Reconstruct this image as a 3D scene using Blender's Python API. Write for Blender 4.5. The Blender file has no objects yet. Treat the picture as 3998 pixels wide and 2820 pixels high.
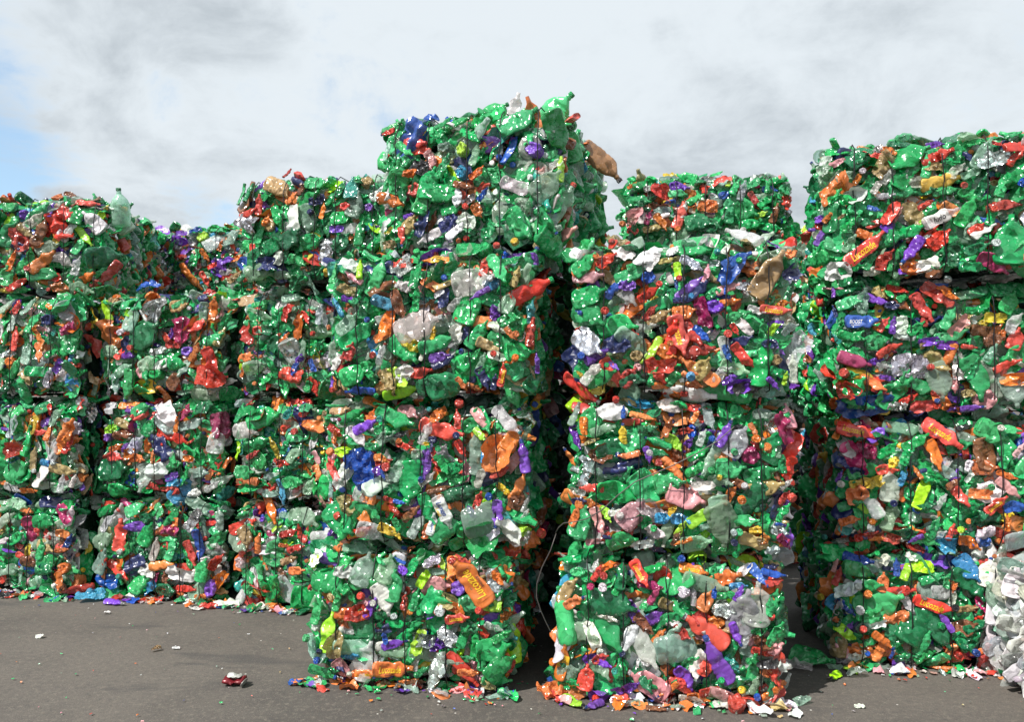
import bpy, bmesh, math, random
import numpy as np
from mathutils import Vector, Matrix, noise
from mathutils.bvhtree import BVHTree

S = bpy.context.scene
C = S.collection
R_ = math.radians

# ------------------------------------------------------------------ camera
EYE = 1.61
FPX = 1800.0                 # focal length in pixels of a 2295 px wide picture
PITCH = math.atan(41.5 / FPX)
cam_d = bpy.data.cameras.new('camera')
cam_d.sensor_fit = 'HORIZONTAL'
cam_d.sensor_width = 36.0
cam_d.lens = 36.0 * FPX / 2295.0
cam_d.clip_start = 0.05
cam_d.clip_end = 3000.0
cam = bpy.data.objects.new('camera', cam_d)
C.objects.link(cam)
cam.location = (0, 0, EYE)
cam.rotation_euler = (math.pi / 2 + PITCH, 0, 0)
S.camera = cam

def ray(px, py):
    """direction of a point of the photograph, photo pixels (3998 x 2820)"""
    x = (px * 0.57404 - 1147.5) / FPX
    z = (809.5 - py * 0.57404) / FPX
    c, s = math.cos(PITCH), math.sin(PITCH)
    return Vector((x, c - s * z, s + c * z))

# ------------------------------------------------------------------ light
SUN_EL, SUN_AZ = R_(50), R_(226)            # azimuth clockwise from +Y
sun_dir = Vector((math.sin(SUN_AZ) * math.cos(SUN_EL), math.cos(SUN_AZ) * math.cos(SUN_EL), math.sin(SUN_EL)))
sd = bpy.data.lights.new('sun', 'SUN')
sd.energy = 5.0
sd.angle = R_(0.5)
sd.color = (1.0, 0.96, 0.90)
sun = bpy.data.objects.new('sun', sd)
C.objects.link(sun)
sun.rotation_euler = sun_dir.to_track_quat('Z', 'Y').to_euler()
sun.location = sun_dir * 30

S.view_settings.view_transform = 'Standard'
S.view_settings.look = 'None'
S.view_settings.exposure = 0.32
S.view_settings.gamma = 1.0
S.render.engine = 'CYCLES'
S.cycles.max_bounces = 5
S.cycles.diffuse_bounces = 3
S.cycles.glossy_bounces = 2
S.cycles.transmission_bounces = 4
S.cycles.transparent_max_bounces = 7
S.cycles.caustics_reflective = False
S.cycles.caustics_refractive = False
S.cycles.sample_clamp_indirect = 4.0
S.cycles.use_denoising = True

class NT:
    """short node building"""
    def __init__(s, tree):
        s.t = tree
    def n(s, kind, ins=None, **kw):
        x = s.t.nodes.new('ShaderNode' + kind)
        for k, v in kw.items():
            setattr(x, k, v)
        for k, v in (ins or {}).items():
            sock = x.inputs[k]
            if isinstance(v, bpy.types.NodeSocket):
                s.t.links.new(v, sock)
            else:
                sock.default_value = v
        return x
    def math(s, op, a, b=0.0, clamp=False):
        return s.n('Math', {0: a, 1: b}, operation=op, use_clamp=clamp).outputs[0]
    def ramp(s, fac, a, b, lo=0.0, hi=1.0):
        return s.n('MapRange', {'Value': fac, 'From Min': a, 'From Max': b, 'To Min': lo, 'To Max': hi},
                   interpolation_type='SMOOTHSTEP').outputs[0]
    def mixc(s, fac, a, b, blend='MIX'):
        x = s.n('Mix', {0: fac, 6: a, 7: b}, data_type='RGBA', blend_type=blend)
        return x.outputs[2]

# ------------------------------------------------------------------ sky with a broken cloud cover
W = bpy.data.worlds.new('World')
S.world = W
W.use_nodes = True
W.node_tree.nodes.clear()
k = NT(W.node_tree)
tc = k.n('TexCoord').outputs['Generated']
sky = k.n('TexSky', sky_type='NISHITA', sun_disc=False)
sky.sun_elevation = SUN_EL
sky.sun_rotation = SUN_AZ
sky.altitude = 50
sky.air_density = 1.0
sky.dust_density = 0.6
sep = k.n('SeparateXYZ', {0: tc})
den = k.math('ADD', k.math('MAXIMUM', sep.outputs[2], 0.0), 0.42)
plane = k.n('CombineXYZ', {0: k.math('DIVIDE', sep.outputs[0], den), 1: k.math('DIVIDE', sep.outputs[1], den), 2: 3.1}).outputs[0]
big = k.n('TexNoise', {'Vector': plane, 'Scale': 1.5, 'Detail': 8.0, 'Roughness': 0.55, 'Distortion': 0.35}).outputs[0]
fine = k.n('TexNoise', {'Vector': plane, 'Scale': 4.6, 'Detail': 9.0, 'Roughness': 0.60, 'Distortion': 0.55}).outputs[0]
wisp = k.n('TexNoise', {'Vector': plane, 'Scale': 13.0, 'Detail': 8.0, 'Roughness': 0.62, 'Distortion': 0.3}).outputs[0]
def bump_at(px, py, width, height=None):
    d = ray(px, py).normalized()
    dist = k.n('VectorMath', {0: tc, 1: d}, operation='DISTANCE').outputs[1]
    return k.ramp(dist, width, 0.0)
def add(*xs):
    r = xs[0]
    for x in xs[1:]:
        r = k.math('ADD', r, x)
    return r
mul = lambda a, b: k.math('MULTIPLY', a, b)
# openings in the cloud deck, broken up by the noise
holes = add(mul(bump_at(-150, 600, 0.165), 1.0), mul(bump_at(-40, 760, 0.10), 0.5), mul(bump_at(760, 830, 0.09), 0.62),
            mul(bump_at(1640, 440, 0.10), 0.30), mul(bump_at(1500, 470, 0.06), 0.20), mul(bump_at(3990, 130, 0.12), 0.35))
opening = k.ramp(add(holes, mul(k.math('SUBTRACT', fine, 0.5), 2.2), mul(k.math('SUBTRACT', wisp, 0.5), 0.9)), 0.25, 1.10)
# thick grey bellies and bright tops
shade = add(mul(k.math('SUBTRACT', big, 0.5), 1.8), mul(k.math('SUBTRACT', fine, 0.5), 2.2), mul(k.math('SUBTRACT', wisp, 0.5), 0.9), 0.80,
            mul(bump_at(100, 0, 0.40), -0.42), mul(bump_at(800, 60, 0.26), -0.16), mul(bump_at(1950, 150, 0.42), 0.46), mul(bump_at(2500, 250, 0.25), 0.14),
            mul(bump_at(500, 620, 0.20), 0.34), mul(bump_at(1150, 620, 0.22), 0.20), mul(bump_at(2950, 650, 0.30), -0.14), mul(bump_at(3700, 500, 0.25), 0.12),
            mul(bump_at(3300, 60, 0.25), 0.10))
cloud = k.mixc(k.ramp(shade, -0.15, 1.30), (3.6, 4.05, 4.45, 1), (6.45, 7.0, 7.4, 1))
blue = k.mixc(0.36, k.n('VectorMath', {0: sky.outputs[0], 1: (1.25, 1.6, 1.7)}, operation='MULTIPLY').outputs[0], (5.6, 6.3, 6.8, 1))
cloudy = k.mixc(opening, cloud, blue)
lower = k.ramp(sep.outputs[2], -0.02, 0.02)
final = k.mixc(lower, (2.2, 2.2, 2.2, 1), cloudy)
bg = k.n('Background', {0: final, 1: 0.1})
out = k.n('OutputWorld', {0: bg.outputs[0]})

# ------------------------------------------------------------------ helpers
def tag(o, label=None, cat=None, group=None, kind=None):
    if label: o['label'] = label
    if cat: o['category'] = cat
    if group: o['group'] = group
    if kind: o['kind'] = kind
    return o

def mesh(name, verts, faces, mats=(), smooth=True):
    me = bpy.data.meshes.new(name)
    me.from_pydata([tuple(v) for v in verts], [], [tuple(f) for f in faces])
    for m in mats:
        me.materials.append(m)
    if smooth:
        me.polygons.foreach_set('use_smooth', [True] * len(me.polygons))
    me.update()
    return me

def link(name, me, parent=None, mat=None, matrix=None, colour=None):
    o = bpy.data.objects.new(name, me)
    C.objects.link(o)
    if parent is not None: o.parent = parent
    if matrix is not None: o.matrix_basis = matrix
    if mat is not None:
        o.material_slots[0].link = 'OBJECT'
        o.material_slots[0].material = mat
    if colour is not None: o.color = (*colour, 1.0)
    return o

def empty(name, loc, rz=0.0):
    o = bpy.data.objects.new(name, None)
    o.empty_display_size = 0.2
    C.objects.link(o)
    o.location = loc
    o.rotation_euler = (0, 0, rz)
    return o

# ------------------------------------------------------------------ materials
def plastic(name, src, kind):
    m = bpy.data.materials.new(name)
    m.use_nodes = True
    m.node_tree.nodes.clear()
    k = NT(m.node_tree)
    if src == 'object':
        col = k.n('ObjectInfo').outputs['Color']
        sc = 1.0
    else:
        col = k.n('Attribute', attribute_name='piece_colour').outputs['Color']
        sc = 4.5
    tc = k.n('TexCoord').outputs['Object']
    if src == 'object':
        rnd = k.n('ObjectInfo').outputs['Random']
        tc = k.n('VectorMath', {0: tc, 1: k.n('CombineXYZ', {0: mulm(k, rnd, 37.0), 1: mulm(k, rnd, 91.0), 2: 0.0}).outputs[0]}, operation='ADD').outputs[0]
    wob = k.n('TexNoise', {'Vector': tc, 'Scale': 4.0 * sc, 'Detail': 1.0, 'Roughness': 0.5}).outputs['Color']
    warped = k.n('VectorMath', {0: tc, 1: k.n('VectorMath', {0: wob, 3: 0.12 / sc}, operation='SCALE').outputs[0]}, operation='ADD').outputs[0]
    def facets(scale):
        """flat facets tilted at random: the crinkle of thin crushed plastic"""
        q = k.n('VectorMath', {0: warped, 3: scale}, operation='SCALE').outputs[0]
        q2 = q
        vo = k.n('TexVoronoi', {'Vector': q2, 'Scale': 1.0}, feature='F1')
        rel = k.n('VectorMath', {0: q2, 1: vo.outputs['Position']}, operation='SUBTRACT').outputs[0]
        tilt = k.n('VectorMath', {0: vo.outputs['Color'], 1: (.5, .5, .5)}, operation='SUBTRACT').outputs[0]
        h = k.n('VectorMath', {0: rel, 1: tilt}, operation='DOT_PRODUCT').outputs['Value']
        return mulm(k, h, 1.0 / scale)
    amt = {'pet': 0.85, 'clear': 0.8, 'solid': 0.42, 'foil': 1.2}[kind]
    height = mulm(k, facets(8.0 * sc), 1.0 * amt)
    bump = k.n('Bump', {'Strength': 1.0, 'Distance': 1.0 if src != 'object' else 0.2, 'Height': height})
    coat = k.n('Bump', {'Strength': 1.0, 'Distance': 1.0 if src != 'object' else 0.2, 'Height': mulm(k, facets(21.0 * sc), 1.25 * amt), 'Normal': bump.outputs[0]})
    dirt = k.n('TexNoise', {'Vector': tc, 'Scale': 3.5 * sc, 'Detail': 5.0, 'Roughness': 0.7}).outputs[0]
    col = k.mixc(k.ramp(dirt, 0.50, 0.80, 0.0, 0.30), col, k.mixc(0.6, col, (0.16, 0.14, 0.11, 1)))
    rough = {'pet': 0.13, 'clear': 0.11, 'solid': 0.26, 'foil': 0.18}[kind]
    p = k.n('BsdfPrincipled', {'Base Color': col, 'Roughness': k.ramp(dirt, 0.35, 0.75, rough, rough + 0.20), 'IOR': 1.58, 'Normal': bump.outputs[0],
                'Coat Weight': {'pet': 1.0, 'clear': 1.0, 'solid': 0.5, 'foil': 0.5}[kind], 'Coat Roughness': 0.09, 'Coat IOR': 1.6, 'Coat Normal': coat.outputs[0]})
    if kind == 'foil':
        p.inputs['Metallic'].default_value = 0.75
    sh = p.outputs[0]
    if kind == 'clear' or (kind == 'pet' and src == 'object'):
        tl = k.n('BsdfTranslucent', {'Color': col, 'Normal': bump.outputs[0]}).outputs[0]
        sh = k.n('MixShader', {0: 0.20, 1: sh, 2: tl}).outputs[0]
        tint = k.n('Gamma', {0: col, 1: 0.55}).outputs[0]
        tr = k.n('BsdfTransparent', {'Color': tint}).outputs[0]
        face = k.n('LayerWeight', {'Blend': 0.35, 'Normal': bump.outputs[0]}).outputs['Facing']
        fac = k.ramp(face, 0.0, 0.9, 0.17 if kind == 'pet' else 0.60, 0.04)
        sh = k.n('MixShader', {0: fac, 1: sh, 2: tr}).outputs[0]
    elif kind in ('solid', 'pet'):
        tl = k.n('BsdfTranslucent', {'Color': col}).outputs[0]
        sh = k.n('MixShader', {0: 0.12, 1: sh, 2: tl}).outputs[0]
    k.n('OutputMaterial', {0: sh})
    return m
def mulm(k, a, b):
    return k.math('MULTIPLY', a, b)

MAT = {kd: plastic('crushed plastic ' + kd, 'object', kd) for kd in ('pet', 'clear', 'solid', 'foil')}
MASS = [plastic('compacted plastic ' + kd, 'attr', kd) for kd in ('pet', 'clear', 'solid', 'foil')]
KIDX = {'pet': 0, 'clear': 1, 'solid': 2, 'foil': 3}

def plain(name, col, rough=0.5, metal=0.0):
    m = bpy.data.materials.new(name)
    m.use_nodes = True
    k = NT(m.node_tree)
    b = m.node_tree.nodes['Principled BSDF']
    n = k.n('TexNoise', {'Vector': k.n('TexCoord').outputs['Object'], 'Scale': 14.0, 'Detail': 4.0}).outputs[0]
    c = k.mixc(k.ramp(n, 0.4, 0.75, 0.0, 0.35), (*col, 1), (*(x * 0.55 for x in col), 1))
    m.node_tree.links.new(c, b.inputs['Base Color'])
    b.inputs['Roughness'].default_value = rough
    b.inputs['Metallic'].default_value = metal
    return m
WIRE = plain('black baling wire', (0.012, 0.012, 0.013), 0.5, 0.3)
INK = {c: plain('ink ' + n, v, 0.45) for c, n, v in (('y', 'yellow', (0.85, 0.55, 0.03)), ('d', 'black', (0.02, 0.02, 0.025)), ('w', 'white', (0.8, 0.8, 0.78)),
       ('b', 'blue', (0.02, 0.06, 0.30)), ('r', 'red', (0.55, 0.03, 0.02)))}

# colour code: word, material kind, base colour
COL = {
 'G': ('green', 'pet', (0.012, 0.470, 0.128)), 'H': ('dark green', 'pet', (0.010, 0.245, 0.085)), 'E': ('bright green', 'pet', (0.06, 0.60, 0.21)),
 'K': ('pale green', 'clear', (0.50, 0.74, 0.58)), 'C': ('clear', 'clear', (0.86, 0.89, 0.87)), 'Q': ('aqua', 'pet', (0.03, 0.36, 0.32)),
 'A': ('light blue', 'pet', (0.05, 0.36, 0.66)), 'T': ('amber', 'pet', (0.56, 0.40, 0.17)), 'M': ('brown', 'pet', (0.30, 0.105, 0.040)),
 'O': ('orange', 'solid', (0.84, 0.21, 0.022)), 'R': ('red', 'solid', (0.72, 0.050, 0.026)), 'P': ('purple', 'solid', (0.19, 0.045, 0.50)),
 'B': ('blue', 'solid', (0.010, 0.090, 0.47)), 'N': ('navy', 'solid', (0.012, 0.022, 0.125)), 'W': ('white', 'solid', (0.80, 0.80, 0.78)),
 'L': ('lime', 'solid', (0.40, 0.80, 0.008)), 'Y': ('yellow', 'solid', (0.83, 0.57, 0.030)), 'S': ('silver', 'foil', (0.70, 0.71, 0.72)),
 'F': ('magenta', 'solid', (0.45, 0.018, 0.13)), 'I': ('pink', 'solid', (0.74, 0.34, 0.36)), 'U': ('copper brown', 'pet', (0.55, 0.27, 0.11)), 'D': ('black', 'solid', (0.020, 0.020, 0.024)),
}
def colour(rng, c):
    w, kd, v = COL[c]
    f = rng.uniform(0.72, 1.2)
    g = rng.uniform(0, .24)
    grey = .5 * max(v) + .1
    v = tuple(x + (grey - x) * g * .5 for x in v)
    return tuple(min(0.9, max(0.004, x * f * rng.uniform(0.9, 1.1))) for x in v), kd
# ------------------------------------------------------------------ crushed bottles (axis +X towards the neck, length 1, flat side +Z)
PROFILES = [
 [(0, .100), (.02, .145), (.07, .165), (.30, .165), (.60, .165), (.72, .140), (.82, .080), (.875, .048), (.90, .058), (.915, .048), (1, .048)],
 [(0, .090), (.02, .130), (.08, .150), (.22, .140), (.40, .125), (.58, .150), (.68, .145), (.80, .085), (.875, .047), (.90, .057), (.915, .047), (1, .047)],
 [(0, .110), (.02, .145), (.10, .155), (.40, .150), (.50, .118), (.58, .150), (.70, .150), (.80, .100), (.86, .062), (.90, .074), (.915, .062), (1, .062)],
 [(0, .075), (.02, .100), (.08, .112), (.35, .105), (.62, .112), (.75, .090), (.84, .058), (.88, .042), (.90, .052), (.915, .042), (1, .042)],
 [(0, .150), (.02, .215), (.08, .240), (.35, .245), (.58, .240), (.72, .190), (.83, .100), (.875, .056), (.90, .068), (.915, .056), (1, .056)],
]
def lerp_profile(pr, t):
    return float(np.interp(t, [p[0] for p in pr], [p[1] for p in pr]))

def make_creases(rng, n, lo, hi):
    out = []
    for _ in range(n):
        a = rng.uniform(0, math.pi)
        out.append((math.cos(a), math.sin(a), rng.uniform(-.5, .5), rng.uniform(-.36, .36), rng.uniform(lo, hi) * rng.choice((-1, 1)), rng.uniform(-1, 1)))
    return out

def crumple_at(creases, x, y, z):
    """sum of straight creases: flat panels that meet in sharp folds"""
    w1 = w2 = 0.0
    for cx, cy, cz, c, a, s in creases:
        d = cx * x + cy * y + cz * z - c
        t = abs(d)
        t = min(t, .34 - t) if t < .34 else 0.0
        w1 += a * (t - .075)
        w2 += a * s * (t - .075)
    return w1, w2

def bottle(rng, style, detail, crush):
    """crush 0 (nearly whole) .. 1 (flat and crumpled); returns verts, faces, rows of ring indices, frame of the neck end"""
    pr = PROFILES[style]
    if detail:
        ts = [0, .012, .04, .08] + [.08 + .64 * i / 21 for i in range(1, 22)] + [.76, .80, .84, .875, .89, .905, .92, 1.0]
        segs = 22
    else:
        ts = [0, .05, .16, .27, .38, .49, .60, .72, .84, .90, 1.0]
        segs = 10
    f0 = 1.0 - (min(.87, .34 + crush * rng.uniform(0.36, 0.58)) if crush > .4 else crush * .7)
    ph = rng.uniform(0, 6.28)
    tw = crush * rng.uniform(-0.5, 0.5)
    b1, b2 = crush * rng.gauss(0, 0.38), crush * rng.gauss(0, 0.25)
    kx = rng.uniform(0.3, 0.65)
    off = Vector((rng.uniform(-50, 50), rng.uniform(-50, 50), rng.uniform(-50, 50)))
    creases = make_creases(rng, rng.randint(8, 12), .02 * crush, .17 * crush)
    dents = [(rng.uniform(-.38, .18), rng.uniform(-.12, .12), rng.uniform(.03, .09), rng.uniform(.10, .24)) for _ in range(rng.randint(1, 4))]
    pet = 0.16 if style in (0, 4) else 0.06
    ribs = rng.choice([0, 0, 0.004, 0.007])
    def deform(p, t, body):
        x, y, z = p
        f = f0 + (1 - f0) * (1 - body)
        y *= 1 + 0.38 * (1 - f)
        z *= f
        if crush > 0:
            for dx_, dy_, dd_, dr_ in dents:
                q = max(0.0, 1 - math.hypot(x - dx_, y - dy_) / dr_)
                z -= crush * body * dd_ * q * (1.0 if z > 0 else 0.25)
            w1, w2 = crumple_at(creases, x, y, z)
            z += body * w1
            y += body * w2 * .8
            q = Vector((x, y, z * 1.5))
            z += crush * body * .020 * noise.noise(q * 9 + off)
            y += crush * body * .022 * noise.noise(q * 8 - off)
        ang = tw * (t - .5)
        y, z = y * math.cos(ang) - z * math.sin(ang), y * math.sin(ang) + z * math.cos(ang)
        u = t - kx
        if u > 0:
            s = min(1.0, u / 0.22)
            a1, a2 = b1 * s, b2 * s
            x0 = kx - 0.5
            dx = x - x0
            x, y = x0 + dx * math.cos(a1) - y * math.sin(a1), dx * math.sin(a1) + y * math.cos(a1)
            dx = x - x0
            x, z = x0 + dx * math.cos(a2) - z * math.sin(a2), dx * math.sin(a2) + z * math.cos(a2)
        return Vector((x, y, z))
    vs, fs = [], []
    for i, t in enumerate(ts):
        r = lerp_profile(pr, t)
        body = 1.0 - min(1.0, max(0.0, (t - 0.70) / 0.17))
        body *= min(1.0, 0.45 + t / 0.12)
        if ribs and .12 < t < .66: r += ribs * math.cos(t * 150)
        for j in range(segs):
            a = ph + 2 * math.pi * j / segs
            rr = r * (1 + pet * max(0, 1 - t / .09) * math.cos(5 * (a - ph)) * 0.6)
            vs.append(deform((t - .5, rr * math.cos(a), rr * math.sin(a)), t, body))
    for i in range(len(ts) - 1):
        for j in range(segs):
            a, b = i * segs + j, i * segs + (j + 1) % segs
            fs.append((a, a + segs, b + segs, b))
    ring = len(vs)
    c = sum((vs[j] for j in range(segs)), Vector()) / segs
    vs.append(c + Vector((.035, 0, 0)))
    for j in range(segs):
        fs.append((ring, j, (j + 1) % segs))
    n = len(ts)
    e0 = sum((vs[(n - 2) * segs + j] for j in range(segs)), Vector()) / segs
    e1 = sum((vs[(n - 1) * segs + j] for j in range(segs)), Vector()) / segs
    last = (n - 1) * segs
    cap_c = len(vs)
    vs.append(e1 - (e1 - e0).normalized() * .02)
    for j in range(segs):
        fs.append((cap_c, last + (j + 1) % segs, last + j))
    return vs, fs, (ts, segs), (e0, e1, lerp_profile(pr, 1.0))

def sheet(rng, nx, ny, curl=True):
    """a torn, crumpled sheet of plastic: sleeve, bag or split bottle wall"""
    off = Vector((rng.uniform(-50, 50), rng.uniform(-50, 50), rng.uniform(-50, 50)))
    asp = rng.uniform(0.40, 0.75)
    cr = rng.uniform(-2.2, 2.2) if curl else 0
    creases = make_creases(rng, rng.randint(6, 10), .10, .42)
    vs, fs = [], []
    p4 = rng.choice((2.2, 3.0, 5.0))
    for j in range(ny + 1):
        for i in range(nx + 1):
            u, v = 2 * i / nx - 1, 2 * j / ny - 1
            # square to a rounded, uneven outline
            n = (abs(u) ** p4 + abs(v) ** p4) ** (1 / p4)
            m = max(abs(u), abs(v))
            f = m / n if n > 1e-6 else 1
            ed = 1 + 0.26 * noise.noise(Vector((u * 1.1, v * 1.1, 0)) + off) + 0.10 * m * noise.noise(Vector((u * 4, v * 4, 3)) + off)
            x, y = .5 * u * f * ed, .5 * v * f * asp * ed
            w1, w2 = crumple_at(creases, x, y, 0)
            z = w1 * 1.3 + .03 * noise.noise(Vector((x * 6, y * 6, 1)) + off)
            y += w2 * .5
            if cr:
                z -= cr * y * y * 1.2
                z += 0.18 * cr * x * x
            vs.append(Vector((x, y, z)))
    w = nx + 1
    for j in range(ny):
        for i in range(nx):
            a = j * w + i
            fs.append((a, a + 1, a + w + 1, a + w))
    return vs, fs

def bottle_end(rng, detail=True):
    """a bottle pushed in end on: petalled base looking out along +Z, diameter 1"""
    segs = 20 if detail else 10
    off = Vector((rng.uniform(-50, 50), rng.uniform(-50, 50), 0))
    rows = [(0.0, .02), (.12, .03), (.26, .10), (.38, .16), (.46, .12), (.50, 0), (.50, -.14), (.47, -.34), (.44, -.55)]
    sq = rng.uniform(.62, 1.0)
    vs, fs = [], []
    pe = rng.choice([0.03, 0.09, 0.12])
    for i, (r, z) in enumerate(rows):
        for j in range(segs):
            a = 2 * math.pi * j / segs
            zz = z + pe * math.cos(5 * a) * (r / .5) ** 2 * (1 if i < 6 else 0.3)
            p = Vector((r * math.cos(a), sq * r * math.sin(a), zz))
            n = noise.noise(p * 4 + off)
            p += Vector((0.06 * n, 0.06 * noise.noise(p * 4 - off), 0.10 * n))
            vs.append(p)
    for i in range(len(rows) - 1):
        for j in range(segs):
            a, b = i * segs + j, i * segs + (j + 1) % segs
            fs.append((a, a + segs, b + segs, b) if i else (a, a + segs, b + segs, b))
    return vs, fs

def lathe(rows, segs, rib=0.0):
    vs, fs = [], []
    for r, z in rows:
        for j in range(segs):
            a = 2 * math.pi * j / segs
            rr = r * (1 + (rib if j % 2 else 0))
            vs.append(Vector((rr * math.cos(a), rr * math.sin(a), z)))
    for i in range(len(rows) - 1):
        for j in range(segs):
            a, b = i * segs + j, i * segs + (j + 1) % segs
            fs.append((a, b, b + segs, a + segs))
    fs.append(tuple((len(rows) - 1) * segs + j for j in range(segs)))
    fs.append(tuple(reversed(range(segs))))
    return vs, fs

def blank(name, vs, fs, smooth=True):
    me = mesh(name, vs, fs, (MAT['pet'],), smooth)
    return me

lib_rng = random.Random(11)
BOTTLES = {}           # (style) -> list of (mesh, verts, faces, grid, neck)
for style, count in ((0, 10), (1, 7), (2, 8), (3, 7), (4, 7)):
    BOTTLES[style] = []
    for i in range(count):
        cr = lib_rng.choice([.42, .55, .7, .85, 1.0, 1.1])
        v, f, grid, neck = bottle(lib_rng, style, True, cr)
        BOTTLES[style].append((blank('crushed_bottle_form', v, f, lib_rng.random() < .72), v, f, grid, neck))
WHOLE = []
for style in (0, 1, 2, 3):
    for cr in (.12, .3):
        v, f, grid, neck = bottle(lib_rng, style, True, cr)
        WHOLE.append((blank('dented_bottle_form', v, f), v, f, grid, neck))
v, f, grid, neck = bottle(lib_rng, 4, True, .10)
JUG = (blank('jug_form', v, f), v, f, grid, neck)
WORN = []
for style in (2, 1, 2, 3):
    v, f, grid, neck = bottle(lib_rng, style, True, .62)
    WORN.append((blank('worn_bottle_form', v, f), v, f, grid, neck))
SHEETS = [blank('sheet_form', *sheet(lib_rng, 20, 14), lib_rng.random() < .6) for _ in range(18)]
ENDS = [blank('bottle_end_form', *bottle_end(lib_rng)) for _ in range(8)]
v, f = lathe([(.44, 0), (.50, .03), (.50, .50), (.47, .58), (.40, .62), (.38, .60)], 28, -.035)
CAP = blank('screw_cap_form', v, f, False)
v, f = lathe([(.44, 0), (.50, .03), (.50, .62), (.46, .72), (.30, .80), (.26, .82)], 24, -.03)
SPORT = blank('sports_cap_form', v, f, False)
v, f = lathe([(.24, .80), (.25, 1.10), (.30, 1.14), (.30, 1.32), (.22, 1.38), (.12, 1.36)], 14)
NOZZLE = blank('nozzle_form', v, f, True)

# plain light versions for the mass inside each bale
def arr(vf):
    return np.array([tuple(x) for x in vf[0]], dtype=np.float64), [tuple(q) for q in vf[1]]
LOW = []
for _ in range(26):
    v, f, g, n = bottle(lib_rng, lib_rng.choice([0, 0, 1, 2, 3, 4]), False, lib_rng.choice([.6, .85, 1.05]))
    LOW.append(arr((v, f)))
LOWS = [arr(sheet(lib_rng, 7, 5)) for _ in range(14)]
LOWE = [arr(bottle_end(lib_rng, False)) for _ in range(5)]
LOWC = [arr(lathe([(.46, 0), (.5, .05), (.5, .52), (.42, .6)], 12))]
def quads(fs):
    """faces padded to arrays: list of tuples kept by size"""
    return fs

# ------------------------------------------------------------------ the mass: many pieces in one mesh, numpy fast
class Mass:
    def __init__(s):
        s.v, s.loops, s.starts, s.totals, s.mi, s.col, s.sm, s.n, s.nl = [], [], [], [], [], [], [], 0, 0
    def add(s, va, fs, M, col, mi, smooth=True):
        s.sm.extend([smooth] * len(fs))
        v = va @ np.array(M.to_3x3()).T + np.array(M.translation)
        s.v.append(v)
        for f in fs:
            s.starts.append(s.nl)
            s.totals.append(len(f))
            s.loops.extend(i + s.n for i in f)
            s.nl += len(f)
            s.mi.append(mi)
        s.col.append(np.tile(np.array([*col, 1.0]), (len(v), 1)))
        s.n += len(v)
    def build(s, name, parent):
        me = bpy.data.meshes.new(name)
        v = np.concatenate(s.v)
        me.vertices.add(len(v))
        me.vertices.foreach_set('co', v.ravel())
        me.loops.add(len(s.loops))
        me.loops.foreach_set('vertex_index', s.loops)
        me.polygons.add(len(s.starts))
        me.polygons.foreach_set('loop_start', s.starts)
        me.polygons.foreach_set('loop_total', s.totals)
        for m in MASS:
            me.materials.append(m)
        me.polygons.foreach_set('material_index', s.mi)
        me.polygons.foreach_set('use_smooth', s.sm)
        at = me.attributes.new('piece_colour', 'FLOAT_COLOR', 'POINT')
        at.data.foreach_set('color', np.concatenate(s.col).ravel())
        me.update(calc_edges=True)
        me.validate()
        o = bpy.data.objects.new(name, me)
        C.objects.link(o)
        if parent is not None: o.parent = parent
        return o

def basis(pos, axis, normal, scale, roll=0.0):
    x = Vector(axis).normalized()
    z = Vector(normal)
    z = (z - x * z.dot(x))
    if z.length < 1e-4: z = x.orthogonal()
    z.normalize()
    y = z.cross(x)
    m = Matrix((x, y, z)).transposed()
    if roll: m = m @ Matrix.Rotation(roll, 3, 'X')
    sc = scale if isinstance(scale, tuple) else (scale,) * 3
    m = m @ Matrix.Diagonal(sc)
    m = m.to_4x4()
    m.translation = pos
    return m

# ------------------------------------------------------------------ lettering, laid on the crushed surface
_text = {}
def lettering(word, shear=0.25):
    if (word, shear) in _text: return _text[(word, shear)]
    cu = bpy.data.curves.new('lettering', 'FONT')
    cu.body = word
    cu.shear = shear
    cu.resolution_u = 2
    cu.offset = 0.012
    o = bpy.data.objects.new('lettering', cu)
    C.objects.link(o)
    dg = bpy.context.evaluated_depsgraph_get()
    me = bpy.data.meshes.new_from_object(o.evaluated_get(dg))
    bpy.data.objects.remove(o)
    bm = bmesh.new()
    bm.from_mesh(me)
    bpy.data.meshes.remove(me)
    bmesh.ops.triangulate(bm, faces=bm.faces[:])
    xs = [v.co.x for v in bm.verts]; ys = [v.co.y for v in bm.verts]
    x0, x1, y0, y1 = min(xs), max(xs), min(ys), max(ys)
    for i in range(1, 22):
        c = x0 + (x1 - x0) * i / 22
        bmesh.ops.bisect_plane(bm, geom=bm.verts[:] + bm.edges[:] + bm.faces[:], plane_co=(c, 0, 0), plane_no=(1, 0, 0))
    for i in range(1, 5):
        c = y0 + (y1 - y0) * i / 5
        bmesh.ops.bisect_plane(bm, geom=bm.verts[:] + bm.edges[:] + bm.faces[:], plane_co=(0, c, 0), plane_no=(0, 1, 0))
    bm.verts.ensure_lookup_table()
    bm.verts.index_update()
    vs = [((v.co.x - x0) / (x1 - x0) - .5, (v.co.y - y0) / (y1 - y0) - .5) for v in bm.verts]
    fs = [tuple(v.index for v in f.verts) for f in bm.faces]
    asp = (y1 - y0) / (x1 - x0)
    bm.free()
    _text[(word, shear)] = (vs, fs, asp)
    return _text[(word, shear)]

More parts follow.
